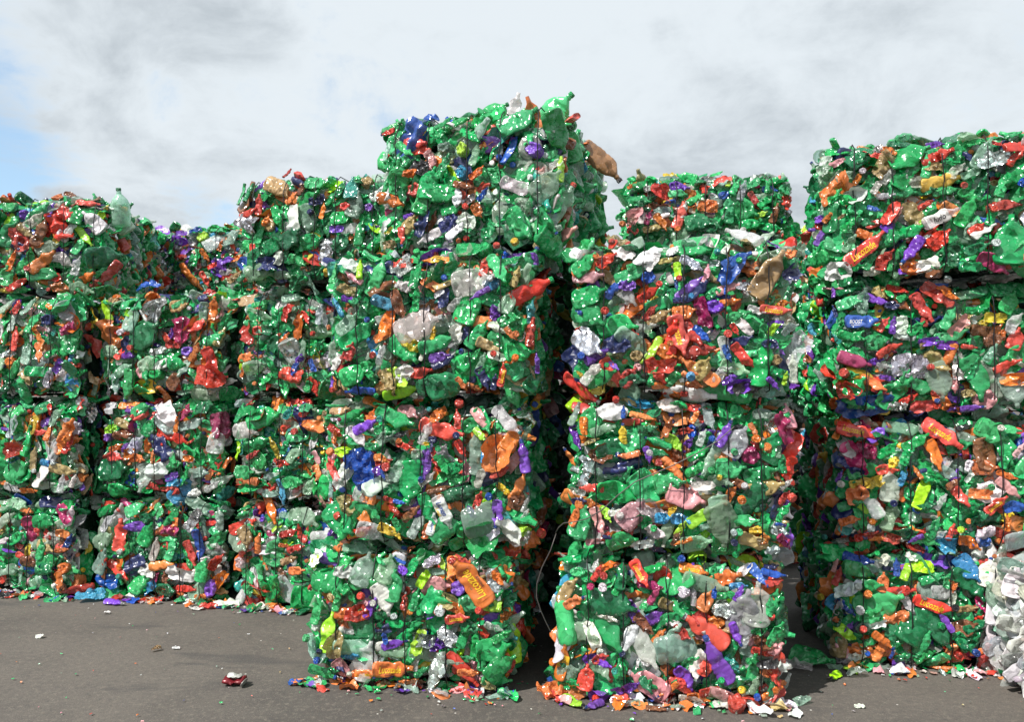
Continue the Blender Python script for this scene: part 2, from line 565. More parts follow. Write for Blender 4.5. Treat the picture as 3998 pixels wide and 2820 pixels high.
def label_mesh(form, word, ink, band=(.16, .66), txt=(.24, .62), h=None, yoff=0.0, second=None):
    """the sleeve of one bottle with its word printed on it; material 0 = sleeve, 1.. = ink"""
    me, vs, fs, (ts, segs), neck = form
    tree = BVHTree.FromPolygons(vs, fs)
    nv, nf, mi = [], [], []
    rows = [i for i, t in enumerate(ts) if band[0] <= t <= band[1]]
    ctr = {}
    for i in rows:
        c = sum((vs[i * segs + j] for j in range(segs)), Vector()) / segs
        for j in range(segs):
            p = vs[i * segs + j]
            d = p - c
            nv.append(p + d.normalized() * .006)
    for a in range(len(rows) - 1):
        for j in range(segs):
            p, q = a * segs + j, a * segs + (j + 1) % segs
            nf.append((p, p + segs, q + segs, q)); mi.append(0)
    def put(word, ink_slot, x0, x1, h, yo):
        tv, tf, asp = lettering(word)
        w = x1 - x0
        hh = h or min(.20, asp * w)
        base = len(nv)
        lastz = .05
        for u, v in tv:
            x = x0 - .5 + (u + .5) * w
            y = v * hh + yo
            hit = tree.ray_cast(Vector((x, y, 2)), Vector((0, 0, -1)))
            if hit[0] is not None: lastz = hit[0].z
            nv.append(Vector((x, y, lastz + .014)))
        for f in tf:
            nf.append(tuple(i + base for i in f)); mi.append(ink_slot)
    put(word, 1, txt[0], txt[1], h, yoff)
    mats = [MAT['solid'], INK[ink]]
    if second:
        w2, ink2, a, b, h2, yo2 = second
        put(w2, 2, a, b, h2, yo2)
        mats.append(INK[ink2])
    m = mesh('sleeve_form', nv, nf, mats)
    m.polygons.foreach_set('material_index', mi)
    return m
# ------------------------------------------------------------------ the bales: front-left foot corner (x, distance), turn, width, height, depth, foot height
GREENISH = dict(G=38, H=13, K=15, C=10, E=8, O=5, R=4.5, P=1.6, B=1, N=1.8, W=2.4, T=2.5, M=1.5, L=.8, Y=.7, S=2.2, F=.5, I=.7, A=.7, Q=1)
MIXED = dict(GREENISH, O=8.5, R=7, P=2.6, N=2.8, W=3.2, G=33, H=11, L=1.2)
WHITEISH = dict(W=42, C=55, K=2.5, G=.5)
BALES = [
 # key, x, y, deg, w, h, depth, z, weights, random parts, low detail, label
 ('C1', -1.075, 4.33, 10, 1.09, 0.7, 1.20, 0.0, MIXED, 20, 0, 'bottom bale of the middle stack, a long orange bottle slanting down over its top edge'),
 ('C2', -0.975, 4.30, 9, 1.07, 0.725, 1.20, .740, MIXED, 20, 0, 'second bale up in the middle stack, with a crumpled blue bottle and red sleeve'),
 ('C3', -0.95, 4.27, 10.5, 1.07, 0.73, 1.20, 1.512, GREENISH, 20, 0, 'third bale up in the middle stack, with a fat red bottle near its foot'),
 ('C4', -0.735, 4.50, 18, 1.03, 0.755, 1.22, 2.285, GREENISH, 20, 0, 'highest bale of all, topping the middle stack, a blue bag at its upper left corner'),
 ('D1', 0.245, 4.13, 8.6, 1.09, 0.705, 1.18, 0.0, MIXED, 16, 0, 'bottom bale of the three-high stack right of the middle, with a crumpled red bottle'),
 ('D2', 0.305, 4.09, 8, 1.07, 0.745, 1.18, .748, MIXED, 16, 0, 'middle bale of the three-high stack right of the middle, crossed by a slanting loose wire'),
 ('D3', 0.32, 4.06, 9.5, 1.07, 0.73, 1.18, 1.538, MIXED, 16, 0, 'top bale of the three-high stack, a frosted bottle standing up from its right corner'),
 ('E1', 1.825, 4.57, 8.6, 1.20, 0.635, 1.16, 0.0, MIXED, 16, 0, 'bottom bale of the right-hand stack, beside the white plastic bale'),
 ('E2', 1.845, 4.57, 9.5, 1.20, 0.695, 1.16, .680, MIXED, 16, 0, 'second bale up in the right-hand stack, with a long lime green bottle in its face'),
 ('E3', 1.84, 4.55, 8, 1.20, 0.715, 1.16, 1.415, GREENISH, 16, 0, 'third bale up in the right-hand stack, with a blue bottle near its left edge'),
 ('E4', 1.775, 4.57, 17, 1.22, 0.76, 1.20, 2.172, GREENISH, 16, 0, 'topmost bale of the right-hand stack, against the sky at the right edge'),
 ('M1', -4.27, 6.25, 18, 1.11, 0.7, 1.20, 0.0, GREENISH, 22, 0, 'bottom bale of the far left stack, cut off by the left edge of the photo'),
 ('M2', -4.26, 6.22, 18, 1.12, 0.7, 1.20, .742, MIXED, 22, 0, 'second bale up in the far left stack, just above the lowest one'),
 ('M3', -4.25, 6.20, 18, 1.11, 0.725, 1.20, 1.480, GREENISH, 22, 0, 'third bale up in the far left stack, under the one with the standing bottle'),
 ('M4', -4.240, 6.00, -8, 1.19, .735, 1.55, 2.240, MIXED, 24, 0, 'topmost bale of the far left stack, its shaded side facing the low stack'),
 ('N1', -3.075, 6.03, 14, 1.02, 0.7, 1.20, 0.0, MIXED, 22, 0, 'bottom bale of the low stack second from the left, with a bright red strip'),
 ('N2', -3.06, 6.03, 14, 1.01, 0.7, 1.20, .742, MIXED, 22, 0, 'middle bale of the low stack second from the left'),
 ('N3', -3.08, 6.03, 14, 1.05, 0.725, 1.20, 1.480, MIXED, 22, 0, 'top bale of the low stack second from the left, lime bottle at its corner'),
 ('P1', -1.965, 5.75, 14, 1.12, 0.7, 1.20, 0.0, MIXED, 18, 0, 'bottom bale of the recessed stack half hidden behind the middle stack'),
 ('P2', -1.96, 5.75, 14, 1.12, 0.7, 1.20, .742, GREENISH, 18, 0, 'second bale up in the recessed stack half hidden behind the middle stack'),
 ('P3', -1.930, 5.75, 14, 1.12, 0.725, 1.20, 1.480, GREENISH, 18, 0, 'third bale up in the recessed stack, directly under the one against the sky'),
 ('P4', -1.915, 5.66, 14, 1.14, .745, 1.20, 2.245, GREENISH, 18, 0, 'topmost bale of the recessed stack, against the sky left of the highest bale'),
 ('Q4', 0.8, 5.55, 5, 1.1, .735, 1.20, 2.255, GREENISH, 16, 0, 'bale against the sky behind the three-high stack, between the two tallest stacks'),
 ('Q3', 0.745, 5.55, 5, 1.20, .740, 1.20, 1.505, GREENISH, 0, 1, 'bale hidden behind the three-high stack, carrying the one against the sky'),
 ('S1', -0.420, 5.60, 9, 1.12, .745, 1.10, 0.0, GREENISH, 0, 1, 'bottom bale of the shaded stack seen through the dark gap beside the middle stack'),
 ('S2', -0.400, 5.60, 9, 1.12, .765, 1.10, .785, GREENISH, 0, 1, 'second bale of the shaded stack seen through the dark gap beside the middle stack'),
 ('S3', -0.410, 5.60, 9, 1.12, .790, 1.10, 1.590, GREENISH, 0, 1, 'third bale of the shaded stack seen through the dark gap beside the middle stack'),
 ('T1', 1.500, 6.95, 4, 1.14, .705, 1.10, 0.0, GREENISH, 0, 1, 'lowest bale of the far stack in the slit left of the right-hand stack'),
 ('T2', 1.520, 6.95, 4, 1.14, .705, 1.10, .740, GREENISH, 0, 1, 'second bale of the far stack in the slit left of the right-hand stack'),
 ('T3', 1.490, 6.95, 4, 1.14, .705, 1.10, 1.480, GREENISH, 0, 1, 'third bale of the far stack in the slit left of the right-hand stack'),
 ('T4', 1.510, 6.95, 4, 1.14, .700, 1.10, 2.220, MIXED, 10, 0, 'top bale of the far stack, just showing in the slit left of the right-hand stack'),
 ('F4', -3.300, 7.55, 10, 1.20, .700, 1.20, 2.320, MIXED, 22, 0, 'farthest bale at the left, sunk between taller stacks behind the low one'),
 ('F3', -3.300, 7.55, 10, 1.20, .780, 1.20, 1.530, MIXED, 0, 1, 'bale hidden behind the low stack, carrying the farthest bale at the left'),
]
GROUP = 'wire-tied bales of crushed plastic bottles'

# what can be told apart in the photograph: crop x, crop y, kind, length, angle, colour[, cap colour[, word]]
# kinds: b bottle with cap, n bottle without, s sports bottle, l bottle with printed sleeve, f sheet or bag, e bottle end on, c cap alone
CROPS = []
CROPS.append((900, 300, .4941, 'P4 C4', '''
1440,430,f,310,60,B 1500,340,f,160,20,B 1530,450,f,95,-40,Y 1255,445,b,120,185,R,B 1270,390,n,180,0,G 1480,530,n,190,-10,R 1520,580,n,160,-5,R 1600,670,n,160,-60,I
1840,580,e,110,90,L 1840,765,e,110,90,A 1420,760,f,95,0,O 1520,730,f,160,-20,D 1700,560,e,130,0,K 1270,590,n,160,60,K 1280,700,e,130,0,G 1380,680,e,120,0,E 1800,380,n,190,20,G 1690,360,n,150,40,G
1470,900,e,125,0,R 1580,850,n,250,80,G 1700,930,n,240,0,G 1530,1000,n,200,70,G 1810,970,f,120,90,W 1900,980,f,110,30,S 1880,1050,c,50,0,R 1960,1070,n,120,-60,O 1880,1140,f,130,-20,W
1800,1230,b,180,40,W,R 1580,1270,b,190,205,W,W 1740,1160,f,160,20,N 1540,1170,f,190,70,N 1440,1160,n,160,40,T 1355,1270,s,140,-85,R,B 1400,1260,n,140,10,G 1270,1310,f,130,10,T 1260,1190,f,130,50,W
1280,1230,f,80,30,Y 1170,1290,b,140,-90,K,Q 1430,1100,n,100,10,P 1100,1030,e,70,0,P 2000,940,n,120,50,B 1640,460,n,170,30,G 1900,480,n,170,-30,G 1950,620,n,180,70,K 1330,480,n,150,40,G 1700,700,n,160,60,G 1950,760,n,140,30,O 1390,590,n,160,-40,E 1650,800,n,170,20,G 1850,880,n,160,-10,M 1240,870,n,170,60,G 1360,950,n,150,-60,H 1760,1060,n,170,10,G
85,870,b,160,80,G,G 100,1080,n,180,10,R 230,1010,n,150,80,R 120,1160,f,200,-20,S 390,790,b,95,75,R,R 670,855,n,170,0,E 370,860,n,220,-20,T 960,850,n,180,90,Q 1070,840,e,110,0,T 1210,970,n,230,-5,O
1130,960,f,120,10,W 520,1130,f,210,-80,W 740,1060,n,120,70,O 660,1110,c,50,0,N 680,970,f,120,20,N 910,1030,e,95,0,R 840,1210,f,110,0,P 990,1010,n,200,70,K 620,1130,n,230,-65,K 240,1220,n,190,70,E
500,1270,n,200,30,H 1030,1230,n,200,80,G 750,1390,f,170,70,S 300,920,n,150,60,G 500,960,n,130,20,O 860,900,n,150,70,H 560,860,n,130,80,M 160,900,n,150,80,H 300,1140,f,80,30,O 380,1120,n,170,-75,G 800,950,n,140,40,G 650,1290,n,180,10,G 880,1300,n,170,40,H 940,1450,n,180,60,G 350,1330,n,190,20,H 560,1440,n,170,-10,G 380,1440,f,110,70,W 300,1470,f,160,0,N 180,1420,n,200,85,H
'''))
CROPS.append((0, 700, .4941, 'M4 F4 N3 M3 P3', '''
300,190,n,230,70,E 410,150,n,100,80,O 520,140,n,110,-10,M 185,275,e,80,0,P 410,250,n,120,80,P 490,260,f,150,-30,R 470,380,f,200,-60,R 490,450,f,100,-60,W 660,450,b,200,-55,L,L 170,480,f,170,-70,R
160,530,f,110,-20,N 330,420,n,220,60,M 340,650,n,230,40,O 350,750,n,230,10,G 500,620,n,180,0,C 480,850,f,120,-10,O 650,890,f,110,0,R 150,840,n,180,30,R 60,880,f,90,-5,Y 50,420,n,220,85,G 280,330,n,170,40,C 220,420,n,150,-40,T 600,280,n,160,80,G
570,380,n,150,70,C 90,650,n,170,80,O 50,760,n,150,80,E 380,540,n,170,20,K 290,530,n,110,20,O 610,690,n,150,80,C 430,200,n,140,30,K 110,330,n,140,60,E 630,530,n,150,60,E 190,720,c,45,0,R 690,190,n,160,-10,R 250,610,n,140,80,G
1430,450,f,110,10,P 1540,395,f,95,20,B 1600,465,e,95,0,L 1720,395,n,120,10,E 1370,540,n,110,80,G 1620,600,n,110,-50,O 1750,520,n,90,60,O 1480,720,n,130,-50,O 1440,620,f,80,0,R 1630,790,n,130,-60,R 1680,690,f,80,30,R 1560,630,n,120,70,G 1800,640,n,120,20,P 1870,780,n,130,30,T
850,950,n,120,-30,O 1050,990,n,220,10,E 850,1070,n,210,-75,L 880,1220,f,230,-60,O 800,1150,f,80,90,W 1170,1220,n,280,30,H 1260,1010,f,200,75,S 1440,940,n,140,30,E 1580,960,e,90,0,N 1560,920,n,160,30,R 1430,1010,n,150,10,T
1440,1190,f,180,85,F 1400,1310,n,160,0,R 1370,1220,f,100,80,P 1490,1360,e,100,0,P 1580,1160,f,160,20,R 1680,1010,n,180,85,O 1560,1370,n,150,60,O 1730,1100,n,160,75,G 1690,1260,n,170,20,E 1860,1220,f,190,-50,R
1680,1450,n,240,-60,R 1720,1560,f,200,-20,R 1890,1510,n,110,70,O 1050,1100,n,200,70,K 980,1190,n,120,20,W 1140,1090,b,120,-60,W,R 1010,1310,f,120,70,N 1060,1320,c,45,0,R 1080,900,f,180,10,B 1170,970,f,140,80,O 1030,1390,n,150,0,P 960,1370,n,140,60,R 1270,1360,n,150,10,S 1860,1400,n,150,10,O 1830,1240,n,150,60,T 1920,1300,n,150,80,H 1240,1550,e,120,0,G 1180,1450,n,160,30,K 1420,1450,n,160,10,G 980,1500,n,170,30,K
130,1000,f,110,60,R 660,990,n,200,20,K 540,1060,n,180,-60,C 380,1110,e,110,0,N 120,1260,n,180,75,R 340,1270,n,170,-60,O 540,1280,n,200,80,G 130,1490,n,180,50,G 70,1440,e,85,0,O 230,1570,f,150,-40,T 530,1390,n,90,70,A
420,1020,n,100,-10,O 230,1020,n,180,30,K 250,1130,n,180,60,E 60,1000,n,160,30,K 330,1370,n,150,-60,O 430,1380,n,140,20,G 100,1120,n,160,80,C 690,1180,n,150,80,H 400,1560,n,160,60,C 560,1180,f,110,30,F 640,1500,c,40,0,R 220,1380,n,150,70,K 470,1480,f,110,60,P 30,1200,l,160,80,W,W,Oula
'''))
CROPS.append((0, 1500, .5559, 'M2 N2 P2 M1 N1 P1', '''
900,170,n,150,10,O 920,190,f,95,0,P 1190,210,f,160,-60,W 1140,180,f,130,-60,W 770,130,f,130,-30,W 250,270,n,160,70,Y 300,340,n,110,0,R 360,340,n,120,70,O 140,180,n,160,30,E 310,130,n,130,30,G 200,100,f,140,10,R 430,110,c,50,0,R
110,470,f,130,20,R 430,430,n,130,60,O 510,330,n,180,60,O 350,560,n,130,-10,A 150,600,n,200,20,G 260,520,n,150,85,T 190,640,n,150,20,G 500,690,n,90,70,W 60,60,f,140,70,W 400,220,n,150,70,K 480,140,e,80,0,W 110,300,n,160,60,C 40,440,n,170,70,G 580,430,n,140,60,R 190,740,n,150,0,O 90,740,n,140,-10,C
920,440,f,110,10,P 760,375,e,65,0,P 820,440,n,110,20,O 820,505,n,120,10,R 900,480,f,150,20,O 1080,500,n,90,85,O 1130,440,f,190,-50,N 820,600,n,230,0,H 750,650,n,150,0,G 850,720,n,150,10,G 1030,680,n,190,-70,C 1100,610,f,160,10,W
1420,510,n,110,80,G 1570,290,f,180,-80,F 1350,290,n,190,10,K 1250,280,n,110,70,O 1500,400,n,170,80,C 1560,120,n,120,80,G 1210,660,f,100,20,P 1230,690,f,120,5,A 1210,740,f,100,5,R 1480,720,n,110,30,C 1390,770,f,110,15,W 860,340,n,150,20,M 960,420,n,140,60,C 980,220,f,110,20,R 1060,300,n,130,60,G 870,290,n,140,-20,T 790,310,f,80,20,L 980,510,n,120,10,O 1090,710,n,130,-10,R 1000,130,n,140,30,G 1440,160,n,150,10,H 1320,170,f,110,80,F 1370,110,c,45,0,Y 1330,530,f,90,0,O 1240,560,n,140,30,G 1400,620,n,170,10,K 1540,560,n,170,-70,G 1190,500,n,120,70,C
1710,320,n,180,10,C 1730,620,n,150,0,E 1630,480,f,120,80,L 1740,680,b,150,175,O,O 1680,200,n,140,70,E 1750,170,n,150,30,G 1580,560,n,120,60,R 1690,90,f,90,10,P 1700,440,n,110,80,Q 1780,500,n,100,30,R
850,1060,n,210,85,R 630,850,n,150,0,R 760,890,n,160,20,G 960,890,n,140,30,E 1280,830,f,110,10,B 1130,890,n,130,-50,E 1240,920,n,100,60,G 970,1000,f,140,0,P 1360,970,f,150,60,S 1400,1130,n,220,-75,B 1050,1050,n,170,60,G
1110,1160,n,160,70,C 1210,1030,f,110,-10,F 640,1260,n,150,30,R 960,1270,f,160,30,N 1150,1270,n,170,10,O 1050,1310,f,100,-20,W 1270,1320,f,180,-20,W 1310,1440,n,140,0,R 1350,1180,n,170,-70,R 600,1380,f,180,-20,B 420,1390,n,130,-65,O
1550,1240,n,130,60,R 1690,1260,e,95,0,C 1740,1080,n,150,-50,T 1470,1440,f,110,80,P 1420,1520,n,110,10,O 1500,1090,n,140,60,G 1230,1500,e,65,0,O 1150,1490,e,60,0,R 990,1490,n,120,10,G 690,1010,n,170,70,K 770,970,n,140,60,C 900,1160,n,180,30,G 740,1240,n,180,60,K 1210,1160,n,150,70,E 1240,990,f,90,80,O 620,1080,n,160,30,K 560,1060,n,110,0,O 1060,1430,f,130,40,A 1160,1380,n,120,80,M 860,1260,n,130,-60,O 700,1360,n,140,60,O 1440,1300,n,160,80,G 1180,1440,n,160,10,H 880,1360,c,40,0,Q 870,1145,c,38,0,W 1510,960,n,150,80,C 1450,1230,e,60,0,W
330,1120,n,150,10,T 320,960,n,170,10,G 210,1170,f,90,85,Y 60,1310,n,190,10,K 340,1250,n,160,20,G 430,1170,n,90,0,O 180,900,n,110,-10,O 260,1010,n,120,-60,R 130,1080,n,150,30,G 50,950,n,150,40,K 440,920,f,130,-60,F 430,840,n,120,80,C 160,1220,n,110,-20,R 60,1100,n,100,20,W 330,1300,n,140,10,H 430,1300,e,80,0,O 300,1160,n,140,70,G 500,930,n,130,70,W 120,860,n,150,10,K 220,1240,n,140,0,M 550,1110,n,110,60,B
'''))
CROPS.append((1100, 950, .4632, 'C3 P3 P4', '''
675,190,b,180,100,L,L 615,295,b,160,150,I,C 560,380,f,150,-20,T 590,470,n,150,-10,P 820,260,n,320,60,E 870,390,f,250,10,M 1000,500,f,220,-70,M 880,510,n,230,-20,A 1145,270,n,230,80,G 1155,470,n,190,80,G
1310,165,l,240,172,O,O,energy 1030,200,f,160,20,R 1620,330,b,330,10,C,C 1665,415,s,170,205,P,P 1590,540,n,300,70,G 1370,480,f,160,70,N 1350,440,f,90,30,W 1840,230,n,280,-45,E 1790,590,f,110,80,P 1840,710,f,180,-20,W 1610,655,b,280,172,O,R
1160,690,b,390,28,C,S 890,680,f,230,70,O 860,790,f,150,30,O 490,540,b,190,125,A,S 700,530,n,230,80,G 560,680,n,220,40,K 640,770,n,340,30,G 850,930,b,170,75,C,R 810,900,c,55,0,R 1130,1100,b,300,-5,R,R 1030,1070,f,140,40,W
1000,1130,f,170,-60,L 1370,1010,n,200,20,N 900,1160,f,170,-60,T 880,1250,f,170,0,T 660,1255,b,250,175,B,B 1870,1110,l,190,75,R,,Lucozade 1820,950,f,140,-10,W 1920,1000,b,120,-10,O,O 1920,780,b,130,-50,O,O 1760,870,n,250,-20,T
1870,850,n,270,-40,G 1580,980,n,200,60,G 1060,900,n,300,-30,G 1310,850,n,300,10,G 620,1110,n,240,20,G 740,1090,n,190,-70,G 560,230,f,170,-30,W 950,80,c,50,0,G 1130,140,c,60,0,G 1290,100,n,250,5,G 1560,80,n,250,10,G 1660,70,e,150,0,G 1770,90,c,60,0,R
1040,370,f,130,-10,W 1000,130,f,170,40,S 1700,220,n,160,80,R 1780,350,n,160,30,A 1780,360,c,50,0,W 1930,170,n,180,20,G 1960,290,b,170,60,T,T 1910,510,n,190,70,K 1910,630,n,190,30,G 1650,770,n,260,50,G 1480,740,f,120,80,W 1550,750,n,140,80,N 1100,850,f,150,-30,Y 1190,940,n,90,70,W
1340,960,n,180,10,P 1290,750,n,110,70,Y 1690,1000,n,150,60,K 1640,940,n,130,50,G 1720,1060,n,150,20,G 1760,970,c,55,0,R 1950,1020,c,60,0,O 1930,780,c,60,0,O 1520,1190,n,130,-50,O 1620,1250,b,130,-20,O,O 1700,1180,n,200,-60,N 1390,1180,n,330,15,H 1790,1220,n,130,80,N 760,1210,c,40,0,G
1460,480,n,160,60,C 1500,270,n,180,70,K 1960,60,c,70,0,Y 2060,80,c,60,0,T 800,640,c,50,0,B 1550,850,c,45,0,B 620,520,c,60,0,G 2090,750,b,230,85,R,R 2080,580,n,200,85,Q 2070,1010,s,170,90,P,N 1050,240,n,160,30,C 450,200,n,180,70,E 430,420,n,170,70,E 1250,1190,n,220,20,H
80,1110,f,200,-10,R 110,1050,f,110,60,B 75,600,f,140,70,R 160,700,f,190,85,O 315,775,c,45,0,R 405,670,c,50,0,O 290,510,c,35,0,W 230,620,n,130,-30,R 60,700,n,140,20,G 40,810,n,120,40,O 170,960,f,80,30,P 270,1040,f,110,-60,B 370,1020,f,140,60,W 300,880,n,180,30,G 190,880,n,160,80,K 520,1010,n,170,60,R 590,900,n,150,60,R 90,440,n,180,10,K 400,1110,c,40,0,N 470,1200,c,45,0,R 230,1180,n,170,70,G 280,1240,n,160,-40,R 360,1290,s,110,70,P,N 420,1290,n,120,80,O 330,600,n,160,80,C 350,1180,n,160,70,H
'''))
CROPS.append((1100, 1550, .4791, 'C2 P2 P1 C1', '''
640,40,b,190,20,H,R 320,130,e,70,0,W 420,150,n,190,-10,T 560,120,b,210,30,G,G 720,150,n,120,80,O 690,240,n,200,25,P 620,340,n,210,-40,W 270,240,f,180,-20,O 370,270,f,140,-30,R 140,270,c,55,0,R 390,365,b,90,150,R,R 400,520,c,68,0,O 340,590,f,170,-60,R
500,450,e,130,0,L 640,500,f,230,10,B 670,620,f,250,-80,B 530,590,f,160,60,W 830,480,n,130,10,O 840,540,n,140,10,R 870,540,c,68,0,R 930,200,n,340,-30,G 1050,120,n,200,-5,I 1110,140,e,120,0,C 1270,120,f,150,60,O 1430,90,n,160,85,R 1435,115,c,76,0,R
1310,270,n,350,-15,R 1170,290,n,200,80,C 1560,210,n,210,40,G 1650,150,n,230,-60,G 1600,90,f,160,-50,I 1830,210,b,280,-50,C,Q 1760,90,c,60,0,W 2000,90,e,95,0,Y 2035,95,c,60,0,O 1985,150,c,52,0,B 1700,260,n,160,60,O 1860,350,n,200,60,O
1750,460,f,280,70,O 1660,335,s,150,-40,L,N 1670,450,n,190,85,A 1930,510,s,240,95,P,B 1870,540,f,170,60,I 1790,610,f,150,30,R 1870,660,e,140,0,H 1590,450,n,340,80,K 1620,640,n,180,70,C 1330,560,n,190,-50,G 1060,700,n,340,-85,G 950,590,f,200,60,K
1020,400,n,140,-20,R 1100,460,e,95,0,C 1165,540,f,240,80,P 1250,500,n,150,-80,R 1140,620,c,48,0,B 1290,760,b,200,15,M,T 1480,780,b,290,15,H,G 1600,850,n,140,70,R 1690,770,c,62,0,B 1820,750,n,140,-40,Y 1900,830,n,180,60,M 700,800,n,210,-15,C
730,830,f,120,-20,O 880,830,n,110,-10,R 980,855,s,100,-10,B,B 940,920,b,140,150,R,R 1060,950,n,170,40,M 700,920,n,270,0,G 640,975,n,230,-25,O 540,880,f,160,-60,T 300,920,b,170,130,R,R 190,980,n,280,5,K 410,950,b,140,120,G,G 400,1055,e,105,0,T
1330,930,l,260,-62,C,,Lemon 1240,1040,l,170,75,C,,Lemon 1190,920,n,250,-70,G 1690,990,n,410,15,K 1765,940,s,200,-95,P,B 1850,1030,n,160,-60,Q 1945,1090,e,115,0,L 1980,1000,c,68,0,R 2075,1115,c,80,0,R 2060,1000,n,110,70,O 1340,1130,n,280,40,G 1620,1130,f,290,25,G
1850,1130,f,240,-50,W 1740,1110,f,120,40,W 880,1080,n,180,-20,Y 940,1125,s,110,-35,Y,N 960,1040,n,130,-60,G 1100,1050,n,210,60,C 1170,1090,n,150,85,O 720,1080,n,230,-20,C 540,1120,f,230,60,G 430,1140,f,130,-10,P 620,1200,l,270,13,R,R,Lucozade
2170,730,b,240,55,O,C 1240,350,e,70,0,N 1410,320,c,60,0,N 1190,370,f,60,0,Y 1450,430,n,140,-60,R 1300,430,n,150,30,C 800,590,n,110,30,P 850,620,s,80,-70,B,B 1210,410,s,70,80,N,N 760,400,n,140,5,E 790,150,c,55,0,Q 1210,170,c,42,0,Q 570,110,c,55,0,G 1260,440,c,50,0,G 390,150,c,50,0,T 480,250,c,35,0,F 430,300,n,110,30,W 460,320,n,110,70,O 330,470,n,120,20,M 490,660,f,170,60,C 400,780,n,150,80,K
830,330,n,140,70,K 850,270,n,150,10,G 980,320,f,100,10,D 1430,580,n,140,20,G 1500,600,n,170,80,I 1450,690,n,160,20,G 940,650,n,160,10,S 930,740,n,200,20,H 1190,680,n,150,40,C 1480,1060,n,140,80,G 1560,920,f,90,-50,P 1980,950,n,110,60,C 1900,550,n,140,80,K 2000,600,n,150,80,K 2010,880,n,130,60,C 2090,640,n,150,80,H 2050,280,n,130,80,K 1960,1160,f,90,60,C 1560,30,n,170,10,R 1200,25,b,100,20,R,W 900,45,c,60,0,O 1010,60,n,170,10,E 1700,30,n,150,5,O
310,1180,n,300,-40,G 110,690,n,180,20,G 225,720,n,140,80,K 220,110,n,150,10,E 60,80,n,120,80,Q 320,480,n,120,20,I 110,460,n,170,60,K 100,560,n,160,20,H 30,400,n,140,60,G 70,350,c,35,0,Q 20,530,n,120,20,R 160,900,f,150,30,S 60,870,n,170,70,K 330,820,n,130,20,H 200,1260,n,140,70,L 60,1120,n,150,10,R 110,1230,n,140,30,R 30,1210,n,90,0,O 300,1290,f,130,60,W 70,1330,n,150,20,T 140,1410,n,150,10,O
'''))
CROPS.append((1100, 2050, .4791, 'C1 P1', '''
1560,290,l,430,128,O,R,Lucozade 520,300,n,160,60,G 515,390,f,140,0,W 680,290,n,260,70,K 690,440,n,250,20,E 860,290,n,220,70,K 930,490,n,240,80,G 970,320,s,100,160,B,B 1010,390,f,90,-40,P 1080,330,n,170,70,G 1160,420,f,150,60,L 1310,310,n,140,-50,L 1230,330,f,140,30,S
1390,360,n,190,-85,O 1260,240,f,200,0,W 1270,480,n,240,20,I 1250,560,b,300,65,G,G 1445,520,e,125,0,P 1630,450,n,200,30,T 1720,480,f,230,-80,S 1850,430,f,170,-30,O 1910,500,b,200,5,C,B 1880,250,n,230,60,G 1880,370,n,200,-70,G 1965,320,c,62,0,G
1000,620,b,130,80,R,C 730,665,n,190,60,P 755,625,c,52,0,W 690,610,c,62,0,R 570,740,n,260,-10,O 630,720,f,180,10,R 850,785,c,52,0,W 820,800,n,120,30,F 860,720,n,180,10,H 860,590,n,260,-55,W 1090,600,n,180,70,G 1315,635,c,85,0,W 1370,600,f,150,-10,T
1460,670,n,180,-20,O 1570,620,n,220,20,E 1710,660,f,150,0,L 1670,725,c,62,0,R 1450,740,l,190,10,R,,Lucozade 1830,720,f,120,20,O 330,670,n,260,75,G 385,870,n,300,85,L 300,840,e,85,0,W 290,950,c,62,0,E 335,935,c,50,0,N 350,1100,c,55,0,B 590,990,n,300,0,K
450,970,f,180,80,T 690,1090,n,310,65,C 890,1050,b,280,178,K,Q 900,1170,l,300,0,O,O,Lucozade 690,1195,l,200,8,O,,Lucozade 850,985,n,180,10,W 930,955,s,200,20,P,B 850,890,s,110,100,B,N 850,850,f,160,10,N 780,830,n,170,85,H 950,810,n,180,0,G 1020,880,n,170,40,G
1120,960,f,180,70,L 1270,960,f,120,20,P 1370,900,f,170,-40,S 1180,890,f,180,0,S 1480,890,n,200,70,G 1600,970,b,240,85,G,H 1720,830,n,150,-30,C 1720,1010,n,270,10,G 1830,820,n,150,20,G 1770,1150,n,270,40,G 1820,1270,n,240,-10,G 1530,1185,b,170,5,O,O
1480,1260,n,330,-48,R 1290,1260,f,260,70,S 1270,1330,f,100,0,O 1430,1345,c,62,0,R 840,1310,f,210,-25,N 1020,1325,b,160,180,O,N 960,1250,n,180,10,G 510,1220,n,180,-50,I 340,1260,b,220,-15,G,B 400,1170,n,180,20,G 1160,1190,n,140,40,G 1690,1330,f,130,-30,T
1925,1150,n,130,70,R 1880,1100,n,90,-50,O 450,560,n,140,40,T 500,520,n,150,30,G 570,560,n,170,-60,G 470,610,n,170,80,G 1150,740,n,170,10,H 1230,740,f,70,20,P 1100,810,n,130,20,G 1180,740,c,52,0,G 1380,770,n,120,80,G 1800,920,n,170,30,G 1880,910,n,130,60,E 1560,800,n,170,20,H 1380,1030,n,170,10,G 1420,1110,n,130,0,K 1500,1090,n,170,20,G
560,1060,n,170,5,A 480,1120,n,160,-30,N 560,1120,c,45,0,W 620,1290,f,120,0,O 720,1240,n,170,0,G 1640,1090,n,180,80,G 1090,1110,n,150,80,C 1070,1040,n,140,60,E 1660,560,n,140,30,G 1730,600,n,180,60,G 1900,640,n,180,80,H 1960,420,n,150,60,M 1500,430,n,130,40,C 1600,250,n,150,-30,M 1030,200,n,170,10,T 1450,250,n,150,-20,G 1450,290,n,130,-30,R 890,190,e,80,0,T 980,160,n,140,20,C 1100,1330,n,120,0,M 1580,1330,n,120,0,N
'''))
